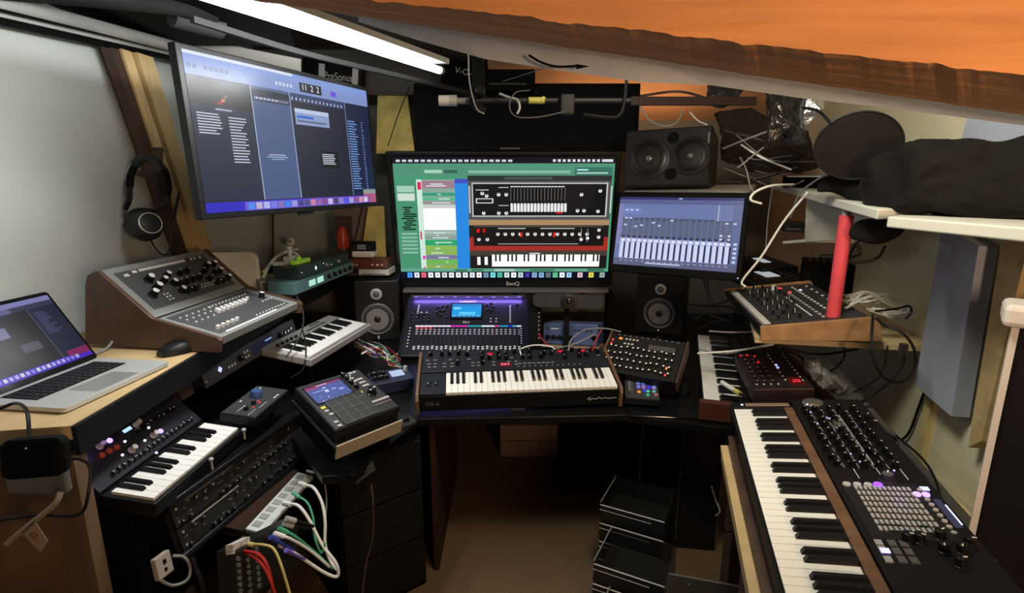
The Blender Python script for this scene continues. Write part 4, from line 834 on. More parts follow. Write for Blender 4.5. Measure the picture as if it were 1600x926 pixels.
sg = MB().tube([(w*.84,-.0012,-.055),(w*.855,-.0012,-.045),(w*.85,-.0012,-.06),(w*.87,-.0012,-.052),(w*.885,-.0012,-.056),(w*.9,-.0012,-.048),(w*.915,-.0012,-.055),(w*.93,-.0012,-.05),(w*.95,-.0012,-.054),(w*.99,-.0012,-.052)],.0009,5)
sg.build('signature_mark', [mat('sign_silver', (.5,.5,.5), .4)], ob)
MB().box(w*.45,-.012,-.1,w*.52,.05,-.0855).build('foot', [charcoal], ob)
# ================================================================== MPC ON STAND
M, w, d = zq((531,673), (629,631), (454,606), .87, .945, (555,579))
mp = thing('sampler', 'black square sampler with colour screen and sixteen pads on a tilted stand', 'sampler', M)
MB().box(0,0,-.045,w,d,0).build('body', [mat('mpc_black', (.01,.01,.0105), .45)], mp, bev=.004)
MB().box(.004,.004,0,w-.004,d-.004,.002).build('top_plate', [mat('mpc_face', (.022,.022,.0225), .4)], mp, bev=.001)
MB().box(w*.06,d*.52,.002,w*.64,d*.93,.0035).build('screen_bezel', [blackg], mp)
screen(mp, w*.08, d*.545, w*.54, d*.365, .0036, (.3,.36,.62), [(0,.87,1,1,(.5,.2,.4)),(0,.8,.35,.88,(.6,.3,.45)),(.3,.9,.6,.97,(.8,.6,.7)),(.1,.6,.4,.65,(.6,.65,.85)),(.4,.45,.5,.6,(.75,.8,.95)),(.6,.5,.72,.58,(.6,.65,.9)),(.75,.35,.9,.48,(.55,.6,.85)),(.4,.7,.5,.75,(.8,.85,1)),(.15,.3,.25,.34,(.5,.55,.8)),(0,0,1,.1,(.25,.25,.4)),(.1,.03,.2,.07,(.8,.8,.9)),(.35,.15,.38,.22,(.8,.85,1))]+[(.05+.15*k,.02,.15+.15*k,.08,(.4,.45,.65)) for k in range(6)], s=1)
pm_ = box_me('pad', .035*w/.272,.031*d/.272,.005, mat('pad_rubber', (.02,.021,.02), .5))
put('pad', pm_, mp, grid(w*.235,d*.085,w*.64,d*.46,4,4), .002, 0)
put('pad_edge', MB().box(-.017,-.0155,0,.017,-.014,.0055).box(-.018,-.014,0,-.0165,.015,.0055).mesh('pad_edge', mat('pad_edge', (.09,.11,.095), .5)), mp, grid(w*.235,d*.085,w*.64,d*.46,4,4), .0021, 0)
sb = box_me('button', .014,.009,.003, mat('mpc_btn', (.32,.32,.3), .4))
put('button', sb, mp, [(w*.09,d*y) for y in (.05,.13)]+[(w*.12,d*.29),(w*.1,d*.37)]+[(w*(.72+.06*i),d*(.24-.0*i)) for i in range(5)]+[(w*(.72+.05*i),d*(.75+.07*j)) for i in range(2) for j in range(3)]+[(w*(.83+.05*i),d*(.6+.08*j)) for i in range(2) for j in range(3)], .002, 0)
put('button', box_me('button', .011,.008,.003, mat('mpc_btn_dark', (.1,.07,.07), .4)), mp, [(w*(.73+.055*i),d*.16) for i in range(5)], .002, 0)
put('lit_button', box_me('lit_button', .014,.009,.003, glow((.9,.85,.35),1)), mp, [(w*.1,d*.45),(w*.7,d*.5),(w*.74,d*.86)], .002, 0)
put('knob', knob_me(.009,.016,black), mp, [(w*.69,d*.92),(w*.7,d*.83),(w*.7,d*.73),(w*.71,d*.62)], .002)
put('data_wheel', knob_me(.016,.02,blackg), mp, [(w*.83,d*.42)], .002)
text(mp, 'AKAI', .014, (w*.86,d*.95,.0022), label_w)
# stand
M2 = M @ Matrix.Translation((0,-.02,-.047))
st_ = thing('sampler_stand', 'black tilted stand with pale front plate under the sampler', 'stand', M2)
MB().box(-.01,0,-.012,w+.02,d+.02,0).build('tray', [black], st_, bev=.002)
MB().box(-.006,-.006,-.045,w+.0,-.0,.006).build('front_plate', [mat('stand_plate', (.33,.27,.2), .5)], st_)
MB().box(.01,.03,-.1,.04,d-.02,-.0125).build('leg', [blackm], st_); MB().box(w-.04,.03,-.13,w-.01,d,-.0125).build('leg', [blackm], st_)
MB().box(w-.02,.0,-.05,w+.075,.05,-.035).build('foot_arm', [charcoal], st_, bev=.003); MB().lathe([(.014,0),(.012,.014)],12,0,Matrix.Translation((w+.045,.03,-.034))).build('knob', [black], st_, smooth=True)
# ================================================================== small effect box and wire bundle
t, w, d = dev('effects_unit', 'small black effects box with white display behind the sampler', 'effects box', (583,602), (644,590), (574,582), .775, .79, .055, mat('navy_case', (.02,.022,.05), .4), br=(636,572))
MB().box(w*.52,d*.35,0,w*.85,d*.8,.002).build('display', [glow((.75,.82,.95),.9)], t)
put('knob', knob_me(.009,.017,black,None), t, [(w*(.07+.105*i),d*(.65-.35*j)) for i in range(4) for j in range(2)], 0)
MB().lathe([(.01,0),(.009,.02)],12,0,Matrix.Translation((w*.93,d*.7,0))).build('switch', [alu], t, smooth=True)
cols_ = [('red',red),('yellow',yellow),('white',white),('green',green),('grey',grey),('black',black),('orange',orange),('purple',purple),('brown',brown)]
r2 = random.Random(5)
wh = ['nearest the sampler','nearest the left speaker']
for k in range(16):
    nm, m_ = cols_[k%9]
    pts = [Zp(545+r2.uniform(0,40),530+r2.uniform(0,22),.745+.01*(k%4))]
    for q_ in range(3): pts.append(Zp(570+22*q_+r2.uniform(-12,12),542+8*q_+r2.uniform(-9,12),.75+r2.uniform(0,.06)))
    pts.append(Zp(612+r2.uniform(-6,10),560+r2.uniform(0,14),.76+r2.uniform(0,.02)))
    cable('patch_wire', ('%s patch wire in the tangle between left speaker and sampler, '+wh[k//9]) % nm, pts, .0028, m_, 'wire', 'tangled patch wires behind the sampler', [(pts[-1],pts[-1]+Vector((.018,-.01,.002)),m_,.005)])
for k, (x0, y0, x1, y1) in enumerate(((552,533,602,562),(560,530,610,556))):
    cable('cable', ['long white lead','second white lead'][k]+' running from the white keyboard into the wire tangle', [Zp(x0,y0,.79), Zp((x0+x1)/2,(y0+y1)/2-2,.8), Zp(x1,y1,.77)], .0035, white)
# ================================================================== 37-KEY SILVER KEYBOARD
M, w, d = zq((469,566), (580,512), (423,541), .9, .935, (515,487))
ks = thing('midi_keyboard', 'silver keyboard controller standing at an angle left of the left speaker', 'keyboard', M)
MB().box(0,0,-.03,w,d,0).build('body', [silver], ks, bev=.003)
MB().box(.004,d*.62,0,w-.004,d-.004,.002).build('control_panel', [mat('ks_panel', (.3,.29,.27), .4, .3)], ks)
MB().box(.01,.012,0,w-.01,.016,.0008).build('front_line', [blackm], ks)
keyboard(ks, .025, .02, w-.05, 22, d*.58, .006, 'C', .62, .008, .007)
put('slot', box_me('slot', .09,.007,.001, blackm), ks, [(w*.6,d*.82),(w*.72,d*.82),(w*.7,d*.92)], .002, 0)
put('knob', knob_me(.007,.01,black), ks, [(w*(.1+.06*k),d*.8) for k in range(5)], .002)
put('button', box_me('button', .009,.005,.002, charcoal), ks, [(w*(.08+.045*k),d*.7) for k in range(9)], .002, 0)
MB().box(w*.1,d*.2,-.17,w*.2,d*.7,-.031).build('stand_leg', [blackm], ks); MB().box(w*.75,d*.2,-.17,w*.85,d*.7,-.031).build('stand_leg', [blackm], ks)
# ================================================================== rack interface under the shelf edge
M, w, h = frame(Tp(326,603,1.93), Tp(459,522,2.55), Tp(321,573,1.93))
t = thing('rack_interface', 'dark rack interface with lit diamond mark hanging under the shelf edge', 'interface', M)
MB().box(0,0,-.14,w,h,0).build('case', [charcoal], t, bev=.002); MB().box(-.02,-.002,0,w+.02,h+.002,.004).build('front_panel', [mat('rack_face', (.06,.062,.065), .4, .3)], t, bev=.001)
dm = MB(); dm.prism([(0,-.012),(.013,0),(0,.012),(-.013,0)], 0, .001); dm.build('diamond_mark', [glow((.8,.8,1),1.1)], t, loc=(w*.12,h*.5,.0042))
put('knob', knob_me(.013,.016,black), t, [(w*.32,h*.5),(w*.8,h*.5)], .004); put('knob', knob_me(.008,.012,black,white), t, [(w*.86,h*.5),(w*.9,h*.5),(w*.94,h*.55)], .004)
put('button', box_me('button', .008,.008,.002, label_w), t, [(w*(.38+.03*i),h*(.35+.3*j)) for i in range(2) for j in range(2)]+[(w*(.2+.03*k),h*.35) for k in range(3)], .004, 0)
MB().box(w*.46,h*.2,.004,w*.68,h*.8,.005).build('display', [glow((.12,.14,.2),.6)], t); MB().box(w*.62,h*.6,.005,w*.7,h*.68,.0055).build('meter', [glow((.6,.7,.95),.9)], t)
MB().box(-.09,-.01,-.06,-.025,h,-.04).build('rack_ear', [brown], t); MB().lathe([(.004,0),(.004,.003)],8,0,Matrix.Translation((-.01,h*.3,.004))).build('screw', [alu], t)
cable('cable', 'thin cable looping below the rack interface', pc([(470,505,2.4),(478,540,2.3),(474,575,2.2),(455,590,2.1)]), .003, black)
# ================================================================== BLUE-KNOB CONTROLLER
t, w, d = dev('audio_controller', 'black desktop controller with large blue knob on the left rack', 'controller', (395,654), (453,610), (347,644), .86, .875, .035, black, br=(400,601))
MB().box(.004,.004,0,w-.004,d-.004,.0015).build('top_plate', [mat('ctl_face', (.06,.06,.062), .35, .3)], t)
MB().lathe([(.02,0),(.021,.004),(.019,.02),(.018,.024)],28,0,Matrix.Translation((w*.62,d*.62,.0015))).build('volume_knob', [mat('blue_knob', (.08,.16,.4), .3, .5)], t, smooth=True)
put('knob', knob_me(.009,.012,black), t, [(w*.18,d*.45),(w*.38,d*.45)], .0015)
put('button', box_me('button', .012,.004,.002, label_w), t, [(w*.75,d*.12),(w*.67,d*.12),(w*.4,d*.85),(w*.9,d*.8),(w*.85,d*.9)], .0015, 0)
put('led', MB().lathe([(.003,0),(.003,.002)],8).mesh('led', glow((1,.2,.15),1.2)), t, [(w*.28,d*.35),(w*.45,d*.35),(w*.48,d*.42)], .0015)
put('line_mark', box_me('line_mark', w*.22,.0012,.0004, label_w), t, [(w*.2,d*.62),(w*.4,d*.2),(w*.15,d*.25)], .0015, 0)
# ================================================================== 25-KEY SYNTH (left front)
M, w, d = zq((240,778), (372,668), (176,766), .83, .845)
d2 = .15
sy = thing('keyboard_synthesizer', 'small black synthesizer with orange buttons and violet lights at lower left', 'synthesizer', M)
MB().box(-.012,-.012,-.05,w+.02,d+.02,-.008).build('body', [black], sy, bev=.003)
keyboard(sy, 0, 0, w, 15, d, 0, 'C', .62, .01, .008)
PM = Matrix.Translation((-.012,d+.02,.0)) @ Matrix.Rotation(radians(38), 4, 'X')
pn = MB().box(0,0,-.02,w+.03,d2,0).build('control_panel', [mat('navy_face', (.014,.013,.02), .4)], sy, bev=.002); pn.matrix_local = PM
MB().box(-.012,d+.02,-.05,w+.02,d+.12,-.008).build('back_case', [black], sy)
gk = knob_me(.009,.02,mat('knob_pale', (.55,.5,.48), .5)); W_ = w+.03
MP = M @ PM; on = lambda L: [onp(MP, x/2.56, 594+y/2.56) for x, y in L]
put('knob', gk, pn, on([(397,265),(525,280),(543,178),(612,222)]), 0)
put('round_button', MB().lathe([(.0085,0),(.0085,.006),(.006,.009)],14).mesh('round_button', orange), pn, on([(404,303),(434,286),(464,270)]), 0)
put('led', MB().lathe([(.0038,0),(.0032,.003)],10).mesh('led', glow((.85,.8,1),2.5)), pn, on([(594,190),(499,245),(579,241),(489,299),(625,290)]), 0)
put('lit_button', MB().lathe([(.0075,0),(.0075,.004)],14).mesh('lit_button', glow((.6,.5,1),3)), pn, on([(437,242),(641,204)]), 0)
q_ = on([(508,198)])[0]; MB().box(q_[0]-.014,q_[1]-.005,0,q_[0]+.014,q_[1]+.005,.003).build('display', [glow((.7,.85,1),1.2)], pn)
put('knob', knob_me(.007,.012,charcoal), pn, [(W_*(.15+.045*k),d2*.15) for k in range(18)], 0)
put('knob', knob_me(.009,.02,black), pn, [(W_*(.5+.06*k),d2*.55) for k in range(7)]+[(W_*(.6+.06*k),d2*.85) for k in range(5)], 0)
l = bpy.data.lights.new('violet_led_glow', 'POINT'); l.energy = .03; l.color = (.35,.25,1); l.shadow_soft_size = .01
lo_ = bpy.data.objects.new('violet_led_glow', l); C.objects.link(lo_); lo_.location = (M @ PM) @ Vector((W_*.2, d2*.7, .05))
# pale pipe behind it
cable('pipe', 'pale grey pipe slanting behind the small synthesizer', [Tp(135,690,1.55), Tp(215,640,1.75)], .03, mat('pipe_grey', (.36,.33,.28), .6), 'pipe')
# ================================================================== LEFT RACK STAND
T0, T1 = Zp(250,800,.775), Zp(505,632,.765)
rk = MB().box(-1.3,1.28,.0,-1.12,2.3,.77)
P = [Zp(246,800,.775), Zp(452,650,.775)]
B = [Zp(286,864,.62), Zp(500,690,.62)]
M, w, h = frame((B[0]), (B[1]), (P[0]), (P[1]))
rs = thing('equipment_rack', 'black rack of slanted studio modules under the small synthesizer', 'rack', M)
MB().box(0,0,-.1,w,h,0).build('frame', [black], rs, bev=.003)
MB().tube([(0,h*.98,.01),(w*1.0,h*.98,.01)], .013, 12, smooth=False).build('rail', [blackg], rs, smooth=True)
MB().tube([(0,0,.01),(w*1.02,-.002,.01)], .012, 12, smooth=False).build('rail', [blackg], rs, smooth=True)
rf_ = mat('module_face', (.02,.02,.021), .32)
for j in range(2):
    y0, y1 = h*(.07+.44*j), h*(.47+.44*j)
    u_ = MB().box(.015,y0,0,w*.97,y1,.006).build('rack_module', [rf_], rs, bev=.001)
    put('knob', knob_me(.0065,.012,charcoal), u_, [(w*(.06+.045*k+rnd.uniform(-.006,.006)),(y0+y1)/2+rnd.choice((-.02,.018))) for k in range(18)], .006)
    put('label_mark', box_me('label_mark', .01,.0015,.0003, label_g), u_, [(w*rnd.uniform(.04,.94),rnd.uniform(y0+.01,y1-.01)) for k in range(26)], .006, 0)
    MB().box(w*.1,y1-.006,.006,w*.4,y1-.003,.0075).build('painted_highlight', [mat('painted_edge_shine', (.4,.38,.34), .3)], u_)  # highlight along the module edge, put in as a pale strip
    put('screw', MB().lathe([(.004,0),(.004,.002)],8).mesh('screw', alu), u_, [(.03,y0+.012),(.03,y1-.012),(w*.95,y0+.012)], .006)
# rack body carrying everything
car = thing('rack_cabinet', 'tall black cabinet carrying the left synthesizers', 'cabinet', Matrix.Identity(4))
MB().box(-1.4,1.26,0,-1.0,2.0,.775).build('body', [blackm], car, bev=.004)
MB().box(-.9985,1.3,.05,-.985,1.95,.4).build('side_panel', [darkwood], car)
for nm, (x, y, z) in {'chrome thumb nut': (0,0,0)}.items(): pass
put_t = [((381,672),'white knob on the rack rail end near the blue-knob controller'),((330,718),'small silver knob on the middle of the rack rail')]
for (x, y), l_ in put_t:
    t = thing('rail_knob', l_, 'knob', Matrix.Translation(Tp(x, y, 1.7 if x > 350 else 1.55)))
    MB().lathe([(.003,-.006),(.006,-.002),(.007,.003),(.005,.006)],12).build('head', [alu], t, smooth=True); MB().lathe([(.003,-.03),(.003,-.0062)],8).build('stem', [alu], t)
# ================================================================== WHITE PAD STRIP KEYBOARD (lower left) on a black box
M, w, d = zq((412,832), (490,742), (380,828), .6, .61)
qn = thing('pad_controller', 'slim white pad strip controller with grey square pads at lower left', 'controller', M)
MB().box(0,0,-.018,w,d,0).build('body', [mat('pad_white', (.55,.57,.52), .4)], qn, bev=.004)
put('pad', box_me('pad', w*.075,d*.42,.002, mat('pad_grey', (.27,.28,.26), .6)), qn, [(w*(.09+.117*k),d*.62) for k in range(8)], 0, 0)
put('label_mark', box_me('label_mark', .004,.0012,.0003, label_g), qn, [(w*(.09+.117*k),d*.2) for k in range(8)], 0, 0)
bx = thing('equipment_box', 'black glossy box carrying the white pad strip controller', 'box', M)
MB().box(-.01,d+.001,-.02,w+.01,d+.17,.0).build('smoked_lid', [mat('smoked_top', (.035,.02,.014), .15)], bx, bev=.003)
MB().box(-.012,-.0,-.26,w*1.02,d+.17,-.0205).build('body', [mat('box_black', (.01,.009,.009), .35)], bx, bev=.003)
# patch panel face with jacks
M2, w2, h2 = frame(Tp(372,945,1.33), Tp(470,880,1.6), Tp(358,862,1.33))
pp = thing('patch_bay', 'black patch panel with rows of jacks at the bottom left', 'patch panel', M2)
MB().box(0,0,-.05,w2,h2,0).build('panel', [mat('patch_black', (.012,.011,.01), .35)], pp, bev=.002)
jk = MB().lathe([(.006,0),(.006,.003),(.003,.003),(.003,.0)],10).mesh('jack', mat('nickel', (.45,.44,.4), .3, .8))
put('jack', jk, pp, grid(w2*.04,h2*.1,w2*.3,h2*.8,3,7), 0)
MB().box(-.005,h2-.01,-.02,w2*.22,h2+.012,.0).build('label_strip', [mat('worn_label', (.4,.38,.34), .8, noise_amt=.4, nscale=60)], pp)
pcab = [('red patch cable curving down at the bottom left, upper of the pair',red,[(368,859,1.4),(384,861,1.38),(404,866,1.36),(418,885,1.36),(428,930,1.36)],.0045),
 ('red patch cable curving down at the bottom left, lower of the pair',red,[(372,863,1.4),(390,866,1.37),(408,880,1.35),(422,905,1.34),(432,935,1.34)],.0035),
 ('yellow-plugged patch cable falling at the bottom left',mat('dull_yellow',(.5,.42,.15),.5),[(390,850,1.4),(412,851,1.38),(428,858,1.37),(440,885,1.36),(455,935,1.36)],.0035),
 ('thick white cable looping from the pad controller right end',white,[(474,757,1.75),(490,762,1.72),(503,785,1.7),(508,815,1.68),(508,850,1.67),(516,875,1.66),(526,890,1.65)],.0048),
 ('white cable bending around from the pad controller middle',white,[(450,787,1.65),(466,790,1.63),(482,810,1.62),(503,850,1.62),(525,880,1.62),(527,900,1.62),(505,893,1.6),(464,866,1.55),(436,852,1.5)],.0048),
 ('white patch cable slanting down to the loop',white,[(438,836,1.5),(455,842,1.52),(485,860,1.58),(515,885,1.63)],.004),
 ('green patch cable slanting under the white ones',green,[(444,829,1.52),(462,838,1.54),(492,862,1.6),(520,888,1.64)],.0038),
 ('dark green patch cable curling below the pad controller',green,[(464,774,1.7),(480,785,1.68),(489,808,1.66),(492,840,1.64),(502,863,1.62),(508,848,1.62)],.0035),
 ('thin grey cable arching from the pad controller far end',grey,[(486,737,1.8),(500,741,1.78),(508,758,1.76),(510,790,1.75),(506,830,1.72)],.0025),
 ('blue patch cable under the white patch cables',mat('blue_rubber',(.03,.04,.25),.5),[(430,843,1.48),(442,850,1.5),(460,860,1.55)],.0045),
 ('purple-ended patch cable beside the blue one',purple,[(452,862,1.5),(462,867,1.53),(478,874,1.57)],.004),
 ('black patch cable with silver plug beside the pad controller',black,[(456,812,1.55),(470,816,1.57),(490,822,1.6)],.0045),
 ('second black patch cable with silver plug',black,[(452,820,1.55),(468,824,1.57),(482,826,1.6)],.0045)]
for l_, m_, p_, r_ in pcab:
    P_ = pc(p_); o_ = cable('patch_cable', l_, P_, r_, m_, 'cable', None, [(P_[0]-(P_[1]-P_[0]).normalized()*.02, P_[0]+(P_[1]-P_[0]).normalized()*.012, alu if 'silver' in l_ else m_, r_*1.7)])
# wall socket with looped cord
M, w, h = frame(Tp(250,908,1.35), Tp(273,890,1.4), Tp(243,873,1.35))
t = thing('wall_socket', 'small white socket plate tilted at the bottom left', 'socket', M)
MB().box(0,0,-.015,w,h,0).build('plate', [mat('socket_white', (.33,.29,.25), .45)], t, bev=.003)
MB().box(w*.42,h*.55,0,w*.62,h*.75,.001).build('hole', [blackm], t); MB().lathe([(w*.1,0),(w*.1,.001)],12,0,Matrix.Translation((w*.5,h*.3,0))).build('hole', [blackm], t)
cable('cable', 'grey cord coiled around the white socket plate', pc([(270,868,1.42),(287,870,1.44),(297,885,1.45),(293,905,1.44),(272,914,1.42),(254,908,1.4),(244,898,1.4)]), .004, grey)
cable('cable', 'black cord bundle falling below the socket plate', pc([(300,870,1.45),(308,890,1.45),(316,915,1.45),(318,940,1.45)]), .006, black)
t = tag(vbox('cardboard_box', (-.86,1.5), .16, .14, .0, .33, [mat('old_cardboard', (.16,.1,.06), .8, noise_amt=.15)], .5), 'dim cardboard box below the left rack', 'box')
# ================================================================== LEFT END: adapter, white cable, tag
t = thing('power_adapter', 'black rounded power adapter hanging on the brown board at far left', 'adapter', frame(Tp(15,745,1.16), Tp(100,738,1.18), Tp(12,680,1.16))[0])
MB().prism(rrect(.118,.085,.02), 0, .03).build('body', [blackm], t, bev=.006); MB().lathe([(.002,0),(.002,.001)],8,0,Matrix.Translation((.05,.065,.0305))).build('led', [label_w], t)
cable('cable', 'black lead drooping from the adapter over the timber leg', pc([(100,716,1.16),(128,718,1.16),(141,732,1.16),(138,770,1.15),(128,800,1.15),(100,806,1.15),(60,804,1.15),(0,812,1.15)]), .0035, black)
cable('cable', 'pale cable slanting across the brown board at far left', pc([(10,850,1.12),(45,820,1.13),(85,788,1.14),(95,768,1.15)]), .006, mat('cream_cable', (.22,.18,.13), .6))
t = thing('paper_tag', 'small curled white tag with a red scribble at lower left', 'tag', frame(Tp(64,862,1.12), Tp(82,850,1.12), Tp(60,828,1.12))[0])
MB().hexa([(0,0,0),(.025,.01,0),(.035,.055,.01),(0,.05,.01),(0,0,.0012),(.025,.01,.0012),(.035,.055,.0112),(0,.05,.0112)]).build('paper', [mat('tag_paper', (.28,.21,.15), .8)], t)
text(t, 'S)', .02, (.017,.034,.0105), mat('red_ink', (.25,.03,.02), .8))
t = tag(MB().box(0,0,0,.13,.02,.09).build('plastic_sleeve', [mat('murky_plastic', (.1,.095,.085), .4)], bev=.006), 'murky grey plastic sleeve under the black adapter', 'sleeve'); t.matrix_world = Matrix.Translation(Tp(12,772,1.19)) @ Matrix.Rotation(.0,4,'Z')
# ================================================================== CENTRE RIGHT OF DESK
# conference camera bar
M, w, h = frame(Tp(832,480,2.55), Tp(944,484,2.55), Tp(832,455,2.55))
t = thing('webcam_bar', 'grey rounded conference camera bar below the middle monitor', 'webcam', M)
MB().prism(rrect(w,h*.9,h*.4,6), -.05, 0).build('bar', [mat('webcam_grey', (.02,.021,.023), .6)], t, bev=.004)
MB().lathe([(h*.48,0),(h*.46,.02),(h*.3,.022),(h*.25,.018)],28,0,Matrix.Translation((w*.5,h*.45,0))).build('lens_housing', [black], t, smooth=True)
MB().lathe([(h*.2,.018),(h*.15,.024),(h*.05,.026)],20,0,Matrix.Translation((w*.5,h*.45,0))).build('lens', [blackg], t, smooth=True)
MB().box(w*.46,-.28,-.06,w*.54,0,-.052).build('stand', [blackm], t)
M, w, h = frame(Tp(826,556,2.6), Tp(846,556,2.6), Tp(822,462,2.6))
t = thing('equipment_stand', 'black perforated upright stand beside the mixer right end', 'stand', M)
MB().box(0,0,-.2,w,h,0).build('upright', [blackm], t, bev=.004); put('hole', MB().lathe([(.004,0),(.004,.001)],8).mesh('hole', grey), t, [(w*.8,h*(.3+.07*k)) for k in range(7)], 0)
# blue interface
M, w, h = frame(Tp(848,537,2.68), Tp(934,541,2.6), Tp(846,504,2.68))
t = thing('audio_interface', 'blue interface with a row of black knobs behind the centre synthesizer', 'interface', M)
MB().box(0,0,-.2,w,h,0).build('body', [blue], t, bev=.008); MB().box(.005,.004,0,w-.005,h-.006,.002).build('front_panel', [mat('blue_face', (.08,.12,.27), .4, .3)], t)
put('knob', MB().lathe([(.013,0),(.011,.014)],16).mesh('knob', blackg), t, [(w*(.1+.105*k),h*.35) for k in range(5)]+[(w*.45,h*.72),(w*.93,h*.4)], .002)
put('button', box_me('button', .012,.008,.002, charcoal), t, [(w*(.6+.07*k),h*.7) for k in range(5)]+[(w*.08,h*.75)], .002, 0)
put('display_mark', box_me('display_mark', .04,.004,.001, label_w), t, [(w*.22,h*.75)], .002, 0)
MB().box(-.005,-.012,-.15,w+.01,-.001,.03).build('tray', [mat('tan_tray', (.3,.2,.12), .6)], t)
# thin white desktop keyboard
t, w, d = dev('computer_keyboard', 'slim white computer keyboard behind the centre synthesizer', 'keyboard', (822,558), (916,558), (823,548), .83, .835, .012, mat('kb_white', (.5,.5,.47), .5), br=(914,548))
put('key', box_me('key', .014,.011,.003, white), t, [(w*(.03+.056*i),d*(.2+.3*j)) for i in range(17) for j in range(3)], 0, 0)
MB().box(.01,.02,-.11,w-.01,d-.01,-.0125).build('riser', [blackm], t)
# modular style synth
M, w, d = zq((953,578), (1083,604), (940,518), .82, .93, (1091,536))
w = .33
dm_ = thing('desktop_synthesizer', 'black knob-filled desktop synthesizer tilted beneath the right speaker', 'synthesizer', M)
MB().box(0,0,-.05,w,d,0).build('body', [black], dm_, bev=.003); MB().box(.004,.004,0,w-.004,d-.004,.0015).build('face', [mat('dfam_face', (.015,.014,.014), .4)], dm_)
for x in (-.01, w+.001): MB().box(x-.0,-.004,-.055,x+.009,d+.004,.006).build('wood_cheek', [darkwood if x > 0 else walnut], dm_, bev=.001)
sm = MB().lathe([(.0085,0),(.0085,.004),(.006,.006),(.0055,.014)],12,0).lathe([(.0045,.0141),(.004,.015)],10,1).mesh('knob', [black, label_w])
pts = [(w*(.06+.075*i)+rnd.uniform(-.004,.004),d*(.12+.16*j)+rnd.uniform(-.004,.004)) for i in range(12) for j in range(4)]
put('knob', sm, dm_, pts, .0015)
put('jack', MB().lathe([(.004,0),(.004,.003)],10).mesh('jack', mat('nickel2', (.5,.5,.48), .3, .8)), dm_, [(w*(.1+.08*k),d*.95) for k in range(11)], .0015)
put('slider', box_me('slider', .002,.028,.001, mat('slider_grey', (.25,.25,.24), .5)), dm_, [(w*(.55+.022*k),d*.74) for k in range(16)], .0015, 0)
put('button', box_me('button', .01,.008,.003, mat('btn_cream', (.55,.5,.45), .4)), dm_, [(w*(.22+.05*k),d*.86) for k in range(4)]+[(w*(.22+.05*k),d*.74) for k in range(3)], .0015, 0)
put('lit_button', box_me('lit_button', .014,.01,.003, glow((1,.5,.25),1.8)), dm_, [(w*.14,d*.86),(w*.86,d*.28)], .0015, 0)
put('lit_button', box_me('lit_button', .008,.008,.003, glow((1,.3,.3),1.2)), dm_, [(w*.02+.006,d*.8),(w*.02+.006,d*.7),(w*.86,d*.12)], .0015, 0)
MB().box(.02,d*.3,-.13,w-.02,d-.01,-.051).build('stand', [blackm], dm_)
for k, (p_, m_) in enumerate([([(888,548,2.4),(893,530,2.45),(915,515,2.5),(945,513,2.5),(970,518,2.45)],grey),([(815,556,2.35),(814,545,2.4),(835,539,2.45),(860,541,2.45),(868,547,2.45)],white),([(858,541,2.5),(846,528,2.5),(842,520,2.5)],red),([(925,548,2.4),(932,530,2.4),(940,515,2.4)],red),([(868,545,2.45),(900,536,2.5),(930,522,2.5)],grey)]):
    cable('cable', ['grey patch lead arching over the blue interface','white lead curving over the white computer keyboard','thin red lead left of the blue interface','thin red lead right of the blue interface','second grey lead crossing the blue interface'][k], pc(p_), .0032, m_)
# lit pad controller
t, w, d = dev('pad_controller', 'small black pad controller with blue, green and orange lights right of the centre synthesizer', 'controller', (978,621), (1034,625), (973,584), .765, .79, .03, black, br=(1024,587))
MB().box(.003,.003,0,w-.003,d-.003,.0015).build('face', [mat('pc_face', (.04,.04,.045), .4)], t)
MB().box(w*.1,d*.25,.0015,w*.26,d*.9,.003).build('touch_strip', [dgrey], t); MB().box(w*.14,d*.3,.003,w*.16,d*.8,.0035).build('touch_line', [grey], t)
pc_ = [(.45,.42,.75),(.55,.4,.7),(.25,.2,.8),(.5,.5,.75),(.4,.45,.75),(.25,.55,.95),(.4,.4,.65),(.4,.35,.7),(.5,.4,.75),(.15,.15,.9),(.45,.45,.75),(.5,.45,.7)]
for k, c_ in enumerate(pc_): MB().box(0,0,0,w*.11,d*.12,.003).build('pad', [glow(c_,1)], t, loc=(w*(.36+.15*(k%4)),d*(.4+.18*(k//4)),.0015))
for x, y, c_ in ((.42,.25,(1,.6,.2)),(.58,.3,(.2,.25,.9)),(.68,.3,(.3,.8,.6)),(.85,.3,(.4,.7,.6)),(.66,.15,(.2,.7,.5)),(.9,.18,(.7,.4,.35))):
    MB().lathe([(w*.05,0),(w*.05,.003)],12).build('round_button', [glow(c_,1)], t, loc=(w*x,d*y,.0015))
mouse(Zp(1066,612,.717), radians(80), 'black mouse lying on the dark desk beside the pad controller', 1)
t = tag(MB().box(0,0,0,.35,.22,.004).build('desk_mat', [blackg], bev=.002), 'glossy black mat at the right front edge of the desk', 'mat'); t.matrix_world = flat(Zp(985,650,.718), radians(-6))
